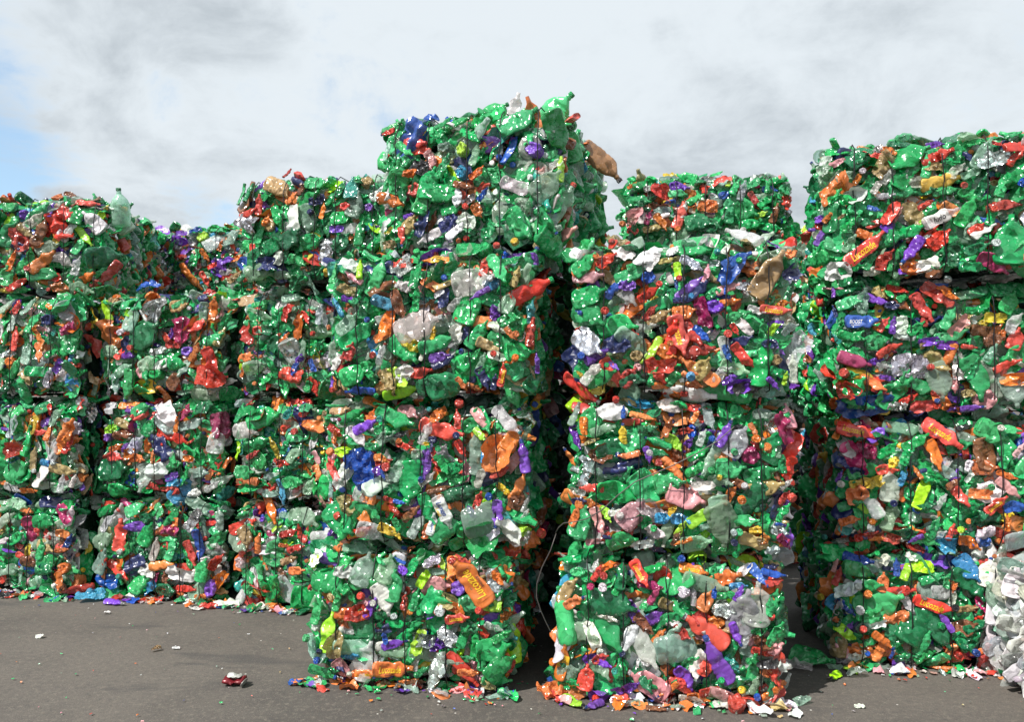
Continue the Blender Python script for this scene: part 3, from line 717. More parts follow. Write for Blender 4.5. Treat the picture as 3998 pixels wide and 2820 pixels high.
CROPS.append((2100, 550, .6176, 'D3 Q4', '''
850,230,f,80,-20,Y 940,235,n,100,15,H 1210,240,n,70,70,L 1150,220,n,80,30,E 890,290,n,120,15,P 720,310,n,90,10,C 765,330,f,110,-30,R 1050,305,b,90,90,R,R 1370,280,n,130,20,G 1450,270,b,95,80,G,G 1600,310,n,95,60,G 1370,390,n,140,-60,R 1180,270,f,100,10,R
690,490,n,95,70,F 790,520,n,120,-50,O 900,480,n,170,65,R 920,440,n,100,70,C 870,580,c,36,0,O 880,340,n,120,10,E 1000,370,n,110,30,E 570,380,n,150,0,G 680,390,n,120,20,H 1080,420,f,110,-10,O 1210,430,n,170,85,E 1500,460,n,120,70,M 1410,470,n,80,20,L
1020,520,n,170,10,H 620,570,n,120,70,G 540,570,f,75,-30,R 580,515,c,40,0,O 530,300,b,95,80,G,G 1550,390,f,100,60,R 640,480,f,110,50,I 1170,350,f,70,10,B 1440,380,n,120,40,G 840,260,n,100,0,G 1090,540,n,140,-20,H 1150,480,n,120,60,G 1350,530,n,150,10,G 1480,550,n,140,-20,G 730,560,n,120,10,T 1290,320,n,120,70,C 1240,310,n,110,60,G 1560,310,n,100,40,E 580,295,f,60,20,O
1320,625,b,250,118,C,C 1430,650,n,170,30,C 1600,650,n,160,30,K 1450,840,n,310,60,T 700,680,f,180,35,W 990,660,n,220,15,E 1000,700,n,200,-5,G 430,680,n,100,40,O 500,660,f,140,-10,T 430,770,n,140,60,R 350,750,c,42,0,O 490,705,c,42,0,R 600,720,c,40,0,R
550,740,f,130,-30,W 720,760,f,120,60,W 890,840,n,120,-85,L 980,780,n,160,-20,S 870,910,s,60,-85,B,B 820,770,n,110,10,T 1260,760,n,190,30,B 1220,830,f,180,50,B 1580,830,f,120,30,N 300,870,n,200,-5,I 270,790,n,180,30,G 600,850,n,210,20,G 690,860,e,90,0,B
470,930,n,140,60,B 570,920,f,95,0,P 560,980,n,180,-40,C 310,990,n,210,10,G 330,1100,n,220,-10,G 510,1150,n,250,20,G 200,1080,s,75,170,B,B 400,1085,c,52,0,R 425,1110,n,75,60,W 700,970,n,150,25,R 735,940,c,40,0,R 790,880,n,95,70,E 960,930,n,200,40,P
1000,950,b,190,35,N,D 920,910,c,38,0,R 900,1010,n,100,0,N 965,1000,c,38,0,A 1100,960,n,120,40,G 1210,930,b,150,20,I,W 1210,1010,b,120,10,O,O 1180,950,s,60,90,B,B 1310,930,f,100,-20,S 930,1090,n,140,10,O 1060,1080,f,180,-70,F 1110,1050,e,115,0,P
900,1230,l,250,-75,R,,Lucozade 960,1220,n,220,-65,R 850,1240,n,210,80,R 770,1120,n,160,20,T 690,1080,n,120,50,R 690,1180,n,120,0,C 730,1335,b,190,-120,L,L 800,1290,c,38,0,O 820,1340,n,120,-30,O 1270,1100,n,150,20,G 1310,1180,f,110,-40,W
1500,1080,l,180,-10,R,,Lucozade 1530,1030,n,100,40,O 1480,1180,n,100,60,L 1580,1170,n,120,40,C 1240,1190,n,80,-60,R 1050,1230,n,130,-40,B 1470,1280,e,105,0,N 1170,1330,n,170,-80,C 1190,1360,n,110,-75,B 1290,1370,n,200,-55,R 1280,1270,n,160,10,N
1420,1400,n,290,75,G 1500,1390,e,72,0,T 340,1290,n,220,-40,S 380,1350,n,170,30,P 500,1290,f,160,10,N 620,1360,e,85,0,T 630,1430,e,55,0,I 480,1420,n,95,-40,P 440,1430,c,32,0,E 270,1400,c,52,0,B 250,1480,n,75,-10,Y 350,1470,n,170,50,C
380,1550,e,95,0,Y 470,1500,n,190,-55,R 485,1575,c,46,0,R 580,1500,n,140,50,R 740,1500,n,180,-60,R 600,1560,n,160,30,H 770,1420,f,180,5,R 970,1520,b,140,-35,O,O 950,1440,c,56,0,A 1050,1430,n,150,50,T 1020,1330,n,190,15,R 1200,1500,f,95,30,P
1240,1440,n,170,-20,K 1150,1460,n,140,60,C 1600,1530,n,170,80,C 1530,1470,n,150,-20,G 1480,1540,s,95,-50,P,B 860,1540,n,140,50,G 1130,700,n,110,70,G 1190,710,f,80,60,W 620,790,n,120,20,G 790,690,n,120,10,K 850,690,f,80,50,W 1080,840,n,110,70,I 1110,770,c,40,0,Q 1290,800,c,40,0,G 1390,1080,n,110,-20,C 1420,1190,n,140,85,E 270,1220,e,75,0,C 220,1200,n,80,70,R 1180,1210,c,50,0,R 1570,950,n,130,70,H 1640,800,n,110,70,W
90,820,n,170,30,O 1290,560,c,38,0,W 1640,730,f,90,30,O
'''))
CROPS.append((2100, 1500, .4791, 'D2 D3', '''
1310,100,b,340,145,O,O 1290,30,b,130,-10,O,O 915,150,n,150,85,G 1020,125,b,170,5,O,O 530,130,n,250,25,G 430,200,n,260,80,G 300,200,n,190,60,K 600,250,f,220,0,W 700,400,b,180,92,Y,B 830,280,b,200,-5,O,O 1070,200,f,190,0,W 1205,200,c,62,0,R 1280,200,n,180,-15,R
1290,290,s,120,60,O,B 1050,350,n,160,70,O 1210,370,n,120,10,R 1130,460,n,170,-30,L 1230,490,n,140,50,P 305,440,n,200,-65,P 400,390,b,210,-85,O,W 290,570,s,150,110,O,B 540,370,n,200,20,K 640,530,n,330,10,H 500,540,f,170,25,M 740,590,s,180,195,O,B
640,630,f,330,-5,N 970,480,b,210,160,G,B 865,535,c,52,0,W 910,570,n,140,-70,P 990,560,n,160,-10,H 1520,420,s,210,60,P,B 1620,470,n,260,60,C 1640,390,e,115,0,D 1410,460,c,56,0,B 1550,500,c,56,0,E 1750,455,c,68,0,O 1730,570,e,145,0,F
1960,360,f,240,-60,F 1900,470,n,270,30,G 1840,250,n,170,20,K 2000,230,e,85,0,G 2080,260,n,200,85,I 1585,240,n,230,0,G 1380,270,n,210,-85,C 1870,600,c,85,0,O 1590,575,s,90,80,N,B 1540,600,n,160,20,O 1560,690,n,230,0,E 1510,695,c,45,0,Y 1620,670,c,45,0,Y 2060,690,f,200,85,R
1970,660,n,140,80,G 1830,730,n,270,15,G 1510,780,n,200,10,K 1130,720,b,300,-50,O,C 945,735,e,95,0,O 985,625,c,58,0,R 690,720,n,200,25,E 560,690,n,230,-20,K 370,700,f,240,70,S 650,850,n,340,0,G 890,860,b,310,-50,E,G 1080,800,n,240,10,G 1340,830,f,170,5,W
1300,680,n,210,30,G 1200,930,n,300,-20,I 1370,700,c,55,0,G 1560,900,n,180,60,O 1645,895,c,68,0,O 1705,900,c,56,0,S 1640,810,n,170,-30,M 1860,860,n,290,5,T 2010,880,c,72,0,R 1990,930,n,140,45,R 2030,970,n,100,50,P 290,860,f,130,0,C 440,850,b,180,180,R,R
310,950,n,140,10,N 410,980,n,180,10,O 300,1090,n,170,60,O 370,1130,n,270,70,G 370,1250,n,210,70,G 500,1110,n,210,-70,I 570,1040,n,140,-30,L 650,1060,n,140,0,W 770,1060,n,270,45,I 880,1010,f,160,-20,C 735,1150,n,200,75,R 670,1150,c,64,0,W
1020,1090,n,130,0,A 1170,1100,n,180,0,A 1100,1020,n,110,80,Y 1060,1210,b,310,-115,K,W 1160,1170,n,140,60,L 1330,1080,n,240,35,L 950,1190,f,130,-40,W 1010,1160,c,52,0,G 850,1280,f,160,10,W 680,1270,n,240,20,G 1480,1050,n,270,-80,K 1520,1280,b,370,-65,K,G
1660,1100,n,240,20,G 1565,1160,c,52,0,S 1630,1220,c,62,0,E 1580,1260,c,58,0,N 1690,1340,c,52,0,G 1920,1120,s,70,0,B,B 1940,1200,n,150,-20,S 1780,1270,n,280,-20,T 1840,1390,f,120,60,O 1980,1390,n,180,-40,F 2050,1320,b,110,-20,O,O 2130,1300,f,170,-60,P
1290,1300,n,240,10,K 1190,1385,b,150,210,O,O 560,1220,s,90,-10,N,B 840,1385,c,62,0,W 1990,100,n,110,80,L 1960,155,c,56,0,R 1820,120,c,52,0,G 1650,130,f,180,10,P 1700,160,f,220,0,D 870,370,n,160,0,H 440,470,n,130,20,T 1340,440,n,140,70,C 1300,580,n,180,20,G 1750,380,n,120,-60,O 1790,510,n,120,-50,R 330,330,n,140,20,H
260,640,n,170,60,G 280,740,n,170,50,G 1940,540,n,130,80,K 700,270,s,100,90,B,B 2060,830,n,120,30,C 1960,1050,n,180,60,G 2000,1220,n,190,80,G 1760,1180,f,100,10,Y 960,1060,n,180,10,C 870,1120,n,170,-50,G 1390,1150,n,130,20,K 460,1310,n,140,10,I 1130,1290,n,130,70,M
'''))
CROPS.append((2050, 2050, .5444, 'D1 D2', '''
690,230,n,190,-20,O 640,210,f,140,-20,R 600,290,n,130,30,O 560,225,c,52,0,R 500,270,n,100,60,C 310,240,b,160,175,G,G 380,350,e,115,0,E 520,360,n,120,60,R 545,355,c,56,0,R 560,425,c,62,0,W 500,450,c,52,0,F 700,370,n,200,75,H 640,560,n,310,0,H
830,360,l,200,-60,R,,Lucozade 900,440,n,170,-20,F 930,500,n,130,60,F 940,340,n,150,20,G 1060,280,n,210,-3,H 1220,250,n,110,0,E 1085,310,c,54,0,B 1210,350,l,190,-10,O,,Lucozade 1430,390,b,230,20,O,O 1580,355,f,120,45,W 1520,420,n,120,20,A
1680,330,n,180,-50,B 1740,380,s,180,-5,B,B 1770,300,f,95,0,W 1850,300,c,52,0,E 1880,460,n,180,70,O 1790,440,n,140,10,R 1490,290,n,260,0,G 1340,320,n,120,60,G 1290,420,n,300,-15,K 1210,510,b,130,90,C,W 1205,470,c,85,0,W 1300,540,n,150,60,O
1440,500,b,140,0,G,G 1360,490,s,75,80,B,B 1540,490,n,120,60,P 1420,600,e,170,0,S 1560,600,n,310,80,C 1660,560,n,290,85,C 1760,560,n,190,70,G 1870,670,b,270,95,H,G 1970,540,b,160,35,G,G 1670,730,e,125,0,G 1750,730,c,52,0,R 1040,580,n,190,-20,T
1000,550,n,95,30,C 1030,490,n,85,-30,N 780,610,n,150,-60,P 850,600,c,48,0,G 300,470,n,210,60,T 380,530,s,160,30,O,B 310,660,b,370,100,E,G 340,760,n,290,20,K 570,730,b,410,-55,G,N 190,820,f,280,75,W 490,790,f,170,-70,W 750,790,f,180,60,W
860,880,n,310,-60,C 1040,780,n,210,60,K 1100,870,n,330,10,K 1130,780,n,130,-30,R 1300,740,b,330,140,R,W 1330,740,f,260,-50,R 1375,690,e,125,0,O 1290,800,n,90,0,I 960,790,n,120,50,O 1000,680,n,220,25,G 1050,690,f,85,0,W 930,660,n,120,30,P
1110,640,n,200,20,G 860,700,f,160,-50,M 1000,1000,n,150,-80,M 1370,960,s,330,120,P,B 1250,990,f,160,60,W 1290,1000,n,140,60,R 1490,750,s,160,-70,P,B 1480,1000,n,140,-50,Q 1700,900,n,150,-10,R 1690,840,f,120,-50,M 1800,1040,f,180,60,R 1800,890,f,120,20,I
1840,1000,f,95,60,W 1720,1060,e,85,0,O 1640,1010,n,190,80,G 1600,970,c,48,0,G 1500,1120,n,210,10,H 1660,1180,c,48,0,B 1600,1200,c,54,0,Y 1650,1140,n,130,60,K 1770,1140,n,180,60,H 1820,1200,n,160,15,O 1850,1185,e,55,0,O 1160,1090,n,190,-40,P
1100,1130,e,105,0,R 1030,1220,s,160,225,O,B 1130,1240,n,230,-30,R 1140,1280,e,85,0,T 1200,1280,n,170,0,C 1250,1210,n,150,10,O 890,1150,b,280,150,I,W 860,1220,n,200,-50,H 980,1120,n,190,10,G 870,980,e,75,0,W 820,960,s,65,80,W,N
690,1050,n,190,85,G 670,1025,c,46,0,Q 440,1080,n,170,80,R 430,1075,e,75,0,I 270,980,l,260,70,O,O,energy 220,1060,c,58,0,O 330,960,n,150,50,H 530,930,n,120,40,R 560,985,n,130,-20,P 550,910,e,75,0,W 310,1050,n,170,20,K 180,1110,n,150,20,G
60,1130,c,60,0,B 60,1190,b,120,180,G,G 170,1200,f,180,10,O 510,1165,c,56,0,R 550,1020,n,180,-20,K 600,1190,n,170,0,G 690,1240,f,150,25,P 1440,1210,n,230,-20,I 1400,1300,f,140,15,W 1410,1120,c,46,0,G 1430,750,n,170,60,T 1820,330,n,120,10,N 1820,570,n,140,60,G 1840,780,n,190,60,G 1170,560,n,150,10,G
340,1130,n,170,20,G 530,1260,f,140,-10,P 590,650,n,150,-20,S 670,440,n,140,60,G 1500,860,n,170,60,G 1580,800,n,150,60,C 1180,960,n,140,60,G 1720,990,f,130,10,D 1330,1170,n,180,10,R 780,1180,n,130,30,P 1000,1180,n,150,-20,R
'''))
CROPS.append((3000, 450, .4941, 'E4 E3', '''
730,270,n,240,40,H 860,220,f,90,60,S 560,300,n,180,-20,G 440,330,f,150,80,C 810,330,f,140,-30,R 940,310,f,120,-30,O 900,400,f,180,60,T 1060,240,n,180,-20,H 1110,330,n,290,20,G 1100,440,n,330,55,G 1250,410,n,190,80,E 1330,330,b,220,20,R,R 1310,260,n,130,20,P 1490,310,n,170,80,G
1640,210,n,130,30,G 1790,170,n,95,10,G 1940,190,n,120,20,G 1360,510,n,280,10,Y 1190,530,f,160,-10,C 1780,370,f,240,15,S 1930,330,n,160,60,R 1800,260,n,95,-20,R 1700,300,n,240,60,K 500,580,f,230,35,O 690,620,f,140,15,W 700,520,f,95,60,O
710,440,c,48,0,S 690,740,e,140,0,E 800,620,n,160,-60,G 520,760,n,310,85,G 1060,600,n,200,0,G 860,570,n,130,60,C 930,640,n,130,0,C 970,790,f,190,60,R 850,750,s,95,-20,B,B 1240,700,b,120,30,R,B 1350,810,l,255,25,S,,ludo 1450,740,n,180,-30,O
1150,790,f,210,-60,T 1235,850,e,95,0,L 390,800,n,130,40,O 440,810,e,85,0,P 590,820,n,65,30,T 770,1070,l,340,35,R,,Lucozade 790,960,n,180,-20,O 900,1130,n,180,80,R 950,970,n,210,10,G 1110,930,n,230,10,G 1350,980,n,180,40,R 1150,1070,s,220,-125,P,B
1250,1190,f,170,20,W 1120,1250,f,150,10,P 1120,1210,f,150,-20,O 820,1250,f,110,10,W 560,1240,f,170,10,W 540,1310,n,170,20,G 1690,930,n,180,45,W 1760,1010,c,64,0,W 1640,900,n,130,40,R 1870,720,n,240,15,R 1760,770,c,52,0,R 1920,990,n,370,85,G
1560,760,n,240,60,G 1470,1080,b,200,80,H,G 1620,1230,n,200,-5,G 1800,1190,n,240,-20,F 1930,1190,f,170,20,R 2000,530,n,80,60,B 1530,520,c,52,0,R 600,650,n,170,20,G 650,860,n,160,40,G 740,840,n,170,-20,H 1400,600,n,180,10,G 1700,560,n,190,60,H 1850,560,n,190,70,G 1620,450,n,170,20,K 1480,430,n,140,70,C
1300,430,f,120,-10,T 1050,520,n,170,70,C 950,480,n,160,50,C 600,480,n,140,30,K 560,390,f,110,10,I 400,400,f,140,70,C 720,360,n,150,20,H 1010,790,n,130,60,I 1240,960,n,80,40,S 1570,900,n,160,80,K 1600,650,n,170,-40,G 1250,600,n,160,0,H 950,880,n,120,40,P 640,1000,n,150,60,K 660,1190,n,180,20,G 1000,1150,n,170,60,G 1330,1120,n,170,70,G 1650,1050,n,180,20,H 1750,800,n,170,70,G 1050,1060,n,150,70,H 800,1170,n,160,60,G 350,700,n,150,80,K 450,650,n,160,20,G 1450,1250,e,60,0,W
1300,1400,f,240,-40,R 1190,1350,f,130,20,W 1420,1420,f,180,-30,O 1030,1390,n,160,-10,R 850,1470,n,180,-15,P 970,1510,e,115,0,N 1200,1530,n,240,-60,R 900,1400,f,160,10,T 580,1490,n,190,20,E 740,1470,n,190,80,K 1680,1350,n,240,20,E 1560,1440,n,180,10,K 500,1400,s,85,100,P,B 500,1550,s,85,100,N,B 1860,1370,n,200,10,G 1900,1480,n,180,60,G 620,1390,n,170,10,H 1090,1440,n,150,30,G 1640,1550,n,160,0,G 1450,1350,n,160,20,G
'''))
CROPS.append((3000, 1200, .4941, 'E3 E2', '''
730,120,l,240,0,B,D,BOOST 1040,140,f,130,85,W 1070,220,f,140,-10,W 1410,90,n,210,60,E 1430,230,n,240,15,E 1480,140,f,170,50,I 1690,190,n,230,-10,M 1700,130,e,65,0,Y 1920,120,n,180,70,C 1850,210,n,100,80,O 590,430,n,240,-20,F 680,360,n,230,-20,G 920,330,n,220,30,R
820,430,n,150,10,P 900,470,n,110,-10,C 1110,470,f,260,-5,S 1240,260,f,150,10,P 1390,300,f,160,0,P 1290,390,f,230,-60,T 1560,320,b,120,-5,R,R 1430,380,b,190,-110,O,O 1490,440,b,250,95,S,D 1650,560,n,360,-60,G 1870,450,n,210,30,R 1940,550,f,190,0,O
1350,590,n,290,-70,K 1170,620,n,290,-25,G 1230,520,c,52,0,R 680,650,n,230,65,G 645,555,c,74,0,R 830,600,n,200,-15,O 590,640,f,160,-5,R 870,670,b,120,-20,R,R 970,650,n,310,60,G 930,540,s,130,-10,P,O 1110,720,n,140,30,R 1230,820,f,190,10,R
1370,800,f,140,-50,O 1390,750,c,58,0,R 1330,690,n,110,-20,R 750,830,f,370,5,B 1010,840,f,120,-5,S 1460,830,f,95,0,P 1590,820,s,150,10,P,B 1710,720,e,170,0,I 1480,620,n,120,-70,I 1940,720,n,260,-60,K 1910,850,n,85,0,L 1480,860,f,130,0,O 860,190,n,90,-20,O
570,230,n,190,-20,G 680,240,n,170,40,G 850,270,n,180,10,G 900,130,n,130,60,R 970,150,n,130,80,P 1230,80,n,150,80,R 1540,80,n,110,40,T 1960,250,n,170,70,R 1780,260,n,150,10,M 1150,170,n,150,40,G 480,150,n,130,60,E 1060,570,n,170,60,G 1590,680,n,120,20,T 520,760,n,150,60,T 560,540,n,160,0,G 1750,350,n,150,60,K 1220,330,n,120,30,H 1960,650,f,170,30,W 1600,480,n,170,70,G 1770,100,f,160,0,Y
1370,980,l,300,-35,R,R,Lucozade 1080,980,n,290,-10,K 1760,950,n,240,-30,E 1900,940,n,160,30,E 1860,985,c,52,0,W 660,1000,l,270,-15,R,R,Lucozade 700,960,f,95,30,W 580,1040,n,190,10,H 560,920,f,110,-20,O 860,1020,n,180,40,P 680,1190,f,260,-60,F 620,1110,f,170,-40,W
770,1140,f,150,-20,F 570,1240,f,200,-40,N 520,1330,s,95,60,P,B 930,1270,n,160,20,R 1070,1340,n,150,60,A 1310,1170,n,240,-60,O 1700,1190,n,290,-80,M 1720,1270,n,180,0,O 1210,1450,n,290,65,L 940,1400,n,240,85,C 1390,1300,n,210,-30,K
740,1390,n,180,10,Y 700,1480,f,150,30,O 840,1440,n,140,80,G 1490,1490,n,210,-60,R 1660,1480,f,160,0,O 1790,1550,l,190,45,R,,Lucozade 1940,1560,n,180,20,B 1890,1340,n,140,-30,O 1900,1430,n,190,-40,I 1590,1250,f,85,80,W 980,1220,f,95,60,Y 770,1280,n,260,20,G
1170,1070,n,210,30,G 1180,1310,b,110,120,O,O 940,1130,n,180,30,G 1500,1090,n,180,20,G 1600,1050,n,180,-20,K 1880,1200,n,170,60,G 1300,1320,n,170,20,G 1070,1180,n,150,70,G 1570,1340,f,90,60,W 1590,1580,n,170,10,H 990,1540,c,55,0,N 640,1560,n,180,20,G 1350,1530,n,140,60,C 1740,1360,c,50,0,G 560,1420,n,180,60,G 830,1370,f,130,20,Y 640,1430,c,55,0,W 440,1010,n,130,70,O 1970,1120,n,120,60,I 730,890,n,190,-10,G 640,890,c,45,0,G 580,890,c,45,0,G 1550,960,n,120,20,D 460,1190,n,130,60,C 1240,1570,n,150,10,H 1440,1400,n,140,30,M
'''))
CROPS.append((3000, 2000, .5066, 'E1 E2', '''
690,125,c,62,0,W 750,180,n,170,20,R 820,190,n,200,30,N 490,60,n,150,20,O 820,95,c,52,0,O 1260,110,n,170,70,G 1040,150,n,240,20,H 1160,145,f,95,60,R 1310,195,n,140,20,C 1560,210,n,170,0,O 1660,150,f,130,30,W 1850,90,n,120,80,O 1870,225,b,120,10,R,R
840,265,n,120,0,O 720,245,c,48,0,O 1140,220,s,110,-150,P,B 1060,280,n,100,0,W 550,215,c,42,0,Q 1525,140,c,52,0,L 960,240,f,120,-15,R 1240,240,n,130,-10,F 1400,210,n,130,70,R
700,360,n,210,-25,B 1210,340,n,200,15,E 1540,390,n,210,-60,A 1380,340,f,150,0,A 1650,320,f,120,0,B 1070,460,n,170,60,L 1200,440,f,130,0,L 1000,440,n,130,80,B 1870,370,n,180,-10,R 1690,480,b,210,80,W,B 1560,540,n,300,-25,H 680,450,n,260,-10,G
530,510,n,140,70,R 440,540,n,120,85,L 530,600,f,140,20,W 660,580,f,140,50,W 690,625,c,56,0,W 695,720,c,64,0,W 735,670,c,62,0,O 375,665,c,52,0,Y 610,670,n,150,-60,G 1010,600,n,200,10,R 860,700,n,340,30,E 1060,690,n,180,-60,C
1270,720,l,290,-20,R,,Lucozade 1140,850,b,340,60,H,G 1300,920,n,290,-60,H 1510,900,n,200,20,M 1370,840,s,160,120,P,W 1530,740,n,150,10,T 1260,610,n,210,10,K 1810,730,n,180,60,G 1640,740,n,110,70,G 1690,670,f,170,60,F 1770,960,f,200,50,B
620,740,n,140,-40,B 620,890,n,110,80,P 730,870,n,130,30,K 830,850,f,110,20,W 980,820,f,160,10,O 720,940,c,56,0,R 880,980,s,160,-35,O,B 870,1090,n,200,60,O 710,1060,f,160,-15,O 500,1070,n,150,15,O 580,1060,n,210,85,T 690,1150,f,140,30,W
440,920,f,160,-30,L 930,1070,s,85,60,B,B 780,1130,c,42,0,B 1070,1130,n,160,20,G 1440,1130,n,230,-40,R 1600,1080,n,120,10,O 1660,1160,b,190,-105,R,R 1700,1050,f,130,30,O 1550,1050,c,56,0,B 1400,1030,n,120,60,O 540,1150,f,130,-50,I 960,900,n,240,-40,H
900,350,f,90,60,W 1100,370,f,110,10,W 820,370,c,42,0,G 940,300,c,50,0,G 720,300,n,110,0,R 1780,320,c,56,0,R 1600,305,c,48,0,R 1450,560,n,100,-60,O 1370,520,n,140,70,E 1260,530,n,180,20,G 870,540,n,140,80,O 770,560,n,200,0,G 1340,620,n,160,0,C 1420,670,n,110,70,C 540,810,n,160,70,H 480,780,n,150,80,O 760,790,n,170,10,G 1020,1000,n,170,30,G 1200,1000,n,200,60,G 1380,960,n,160,30,G 1260,860,c,55,0,G 1430,780,c,55,0,D 1620,830,n,100,80,R 1550,980,n,210,30,G 1600,880,n,180,30,H 780,1000,n,150,20,G 470,720,n,130,60,C 470,400,c,45,0,W 470,430,n,100,70,I 640,300,n,130,10,C 1760,1100,n,130,-60,I 1650,1120,c,42,0,L 1770,860,n,140,60,G 1510,1010,f,140,-20,H 660,950,n,140,20,G 600,990,n,140,10,H 1200,1100,n,170,30,G 1680,580,n,140,0,H
'''))
# ------------------------------------------------------------------ bales
RND = .11
def edge(e):
    t = min(1.0, max(0.0, 1 - e / RND))
    return RND * (1 - math.sqrt(max(0.0, 1 - t * t))), t

class Bale:
    def __init__(s, key, x, y, deg, w, h, depth, z, weights, extra, low, label):
        s.key, s.w, s.h, s.depth, s.z0, s.weights, s.extra, s.low = key, w, h, depth, z, weights, extra, low
        a = R_(deg)
        r, d = Vector((math.cos(a), -math.sin(a), 0)), Vector((math.sin(a), math.cos(a), 0))
        s.org = Vector((x, y, z)) + r * (w / 2) + d * (depth / 2)
        s.rot = -a
        s.rng = random.Random(hash_key(key))
        s.seed = s.rng.uniform(-90, 90)
        s.root = empty('bottle_bale', s.org, s.rot)
        tag(s.root, label, 'bale', GROUP)
        s.mw = Matrix.Translation(s.org) @ Matrix.Rotation(s.rot, 4, 'Z')
        s.inv = s.mw.inverted()
        s.hand = []
    def front(s, u, v):
        """point and normal of the front face; u along the width, v up"""
        eu = min(u + s.w / 2, s.w / 2 - u)
        ev = min(v, s.h - v)
        iu, tu = edge(eu)
        iv, tv = edge(ev)
        if v < .10: iv *= 1.5
        b = 0.022 * noise.noise(Vector((u * 3.1, v * 3.1, s.seed))) - 0.010
        p = Vector((u, -s.depth / 2 + iu + iv + b, min(max(v, -.03), s.h + .05)))
        n = Vector(((1 if u > 0 else -1) * tu * 1.1, -1.0, (1 if v > s.h / 2 else -1) * tv * 1.1)).normalized()
        return p, n

def hash_key(k):
    r = 7
    for c in k: r = r * 131 + ord(c)
    return r % 1000003

BALE = {row[0]: Bale(*row) for row in BALES}

def locate(px, py, keys):
    """the bale face a photo pixel falls on: bale, u, v, distance"""
    d = ray(px, py)
    best = None
    for kx in keys:
        b = BALE[kx]
        o, q = b.inv @ Vector((0, 0, EYE)), b.inv.to_3x3() @ d
        t = (-b.depth / 2 - .03 - o.y) / q.y
        p = o + q * t
        u, v = p.x, p.z
        miss = max(0, abs(u) - b.w / 2) + max(0, -v) + max(0, v - b.h)
        score = (round(max(0, miss - .05), 3), t)
        if best is None or score < best[0]: best = (score, b, u, v, t)
    return best

NAMES = {'b': 'crushed_bottle', 'n': 'crushed_bottle', 'l': 'printed_bottle', 's': 'sports_bottle', 'f': 'plastic_sheet', 'e': 'bottle_base', 'c': 'bottle_cap'}
PLAIN = set('GHKEC')
_sleeves = {}

def put_cap(body, form, rng, code, sport=False):
    e0, e1, r = form[4]
    s = r * 2.35
    ax = (e1 - e0).normalized()
    m = basis(e1 - ax * s * .42, ax.orthogonal(), ax, s)
    col, kd = colour(rng, code)
    c = link('screw_cap', SPORT if sport else CAP, body, MAT['solid'], m, col)
    return c

def piece(kind, code, capcode, word, L, M, parent, rng, name=None):
    """one crushed thing; M places a form of length 1 (axis X, looking out along Z)"""
    col, kd = colour(rng, code)
    if code in 'ORPBFIY' and kind in 'nfb' and rng.random() < .55: kd = 'pet'
    name = name or NAMES[kind]
    if kind == 'f':
        if kd == 'foil' or code in 'W': pass
        return link(name, rng.choice(SHEETS), parent, MAT[kd], M, col)
    if kind == 'e':
        return link(name, rng.choice(ENDS), parent, MAT[kd], M, col)
    if kind == 'c':
        return link(name, CAP, parent, MAT['solid'], M, col)
    if code in 'WC' and parent is not None and parent.name.startswith('white'):
        form = rng.choice(BOTTLES[4] + WHOLE[:2] + BOTTLES[4][:3])
    elif kind == 's':
        form = rng.choice(BOTTLES[3][:5] + BOTTLES[2])
    elif kind == 'l':
        form = rng.choice(WORN)
    elif kind == 'b' and rng.random() < .3:
        form = rng.choice(WHOLE + WORN)
    elif kind == 'b' and L < .16:
        form = rng.choice(BOTTLES[2] + WHOLE[4:6])
    elif L < .15:
        form = rng.choice(BOTTLES[2] + BOTTLES[1] + BOTTLES[0][:4] + BOTTLES[4][:2])
    elif code in 'ORPBNYL':
        form = rng.choice(BOTTLES[2] + BOTTLES[3] + BOTTLES[1])
    else:
        form = rng.choice(BOTTLES[0] + BOTTLES[1] + BOTTLES[4] + BOTTLES[4])
    if kind == 'l':
        # clear neck and foot with a printed sleeve
        o = link(name, form[0], parent, MAT[kd if word in ('energy', 'Lucozade', 'BOOST') else 'clear'], M, col)
        key = (id(form), word, code)
        if key not in _sleeves:
            if word == 'Lucozade':
                _sleeves[key] = label_mesh(form, word, 'y', (.10, .74), (.16, .70), h=.17, second=('ENERGY', 'd', .30, .52, .045, -.125))
            elif word == 'energy':
                _sleeves[key] = label_mesh(form, 'Lucozade', 'd', (.30, .72), (.34, .70), h=.10, yoff=.05, second=('ENERGY', 'd', .38, .66, .07, -.07))
            elif word == 'Lemon':
                _sleeves[key] = label_mesh(form, 'Lemon', 'b', (.10, .74), (.16, .60), h=.15, second=('Lime', 'y', .3, .55, .09, -.13))
            elif word == 'BOOST':
                _sleeves[key] = label_mesh(form, word, 'w', (.04, .70), (.12, .50), h=.12, second=('ENERGY', 'w', .16, .44, .035, -.10))
            elif word == 'ludo':
                _sleeves[key] = label_mesh(form, 'ludo', 'd', (.10, .74), (.30, .62), h=.16)
            else:
                _sleeves[key] = label_mesh(form, word, 'd', (.10, .74), (.20, .62), h=.15)
        lc = {'Lemon': (.74, .78, .74), 'energy': (.84, .50, .03), 'ludo': (.70, .68, .66), 'Oula': (.75, .75, .72)}.get(word, col)
        sl = link('printed_sleeve', _sleeves[key], o, None, None, lc)
        if capcode: put_cap(o, form, rng, capcode)
        return o
    o = link(name, form[0], parent, MAT[kd], M, col)
    if kind == 's':
        c = put_cap(o, form, rng, capcode or 'B', True)
        e0, e1, r = form[4]
        nz = link('drinking_nozzle', NOZZLE, o, MAT['solid'], c.matrix_basis.copy(), COL['W'][2])
    elif kind == 'b':
        put_cap(o, form, rng, capcode or 'G')
    if code not in PLAIN and name in ('crushed_bottle', 'sports_bottle', 'plastic_sheet', 'bottle_base') and parent is not None:
        pass
    return o

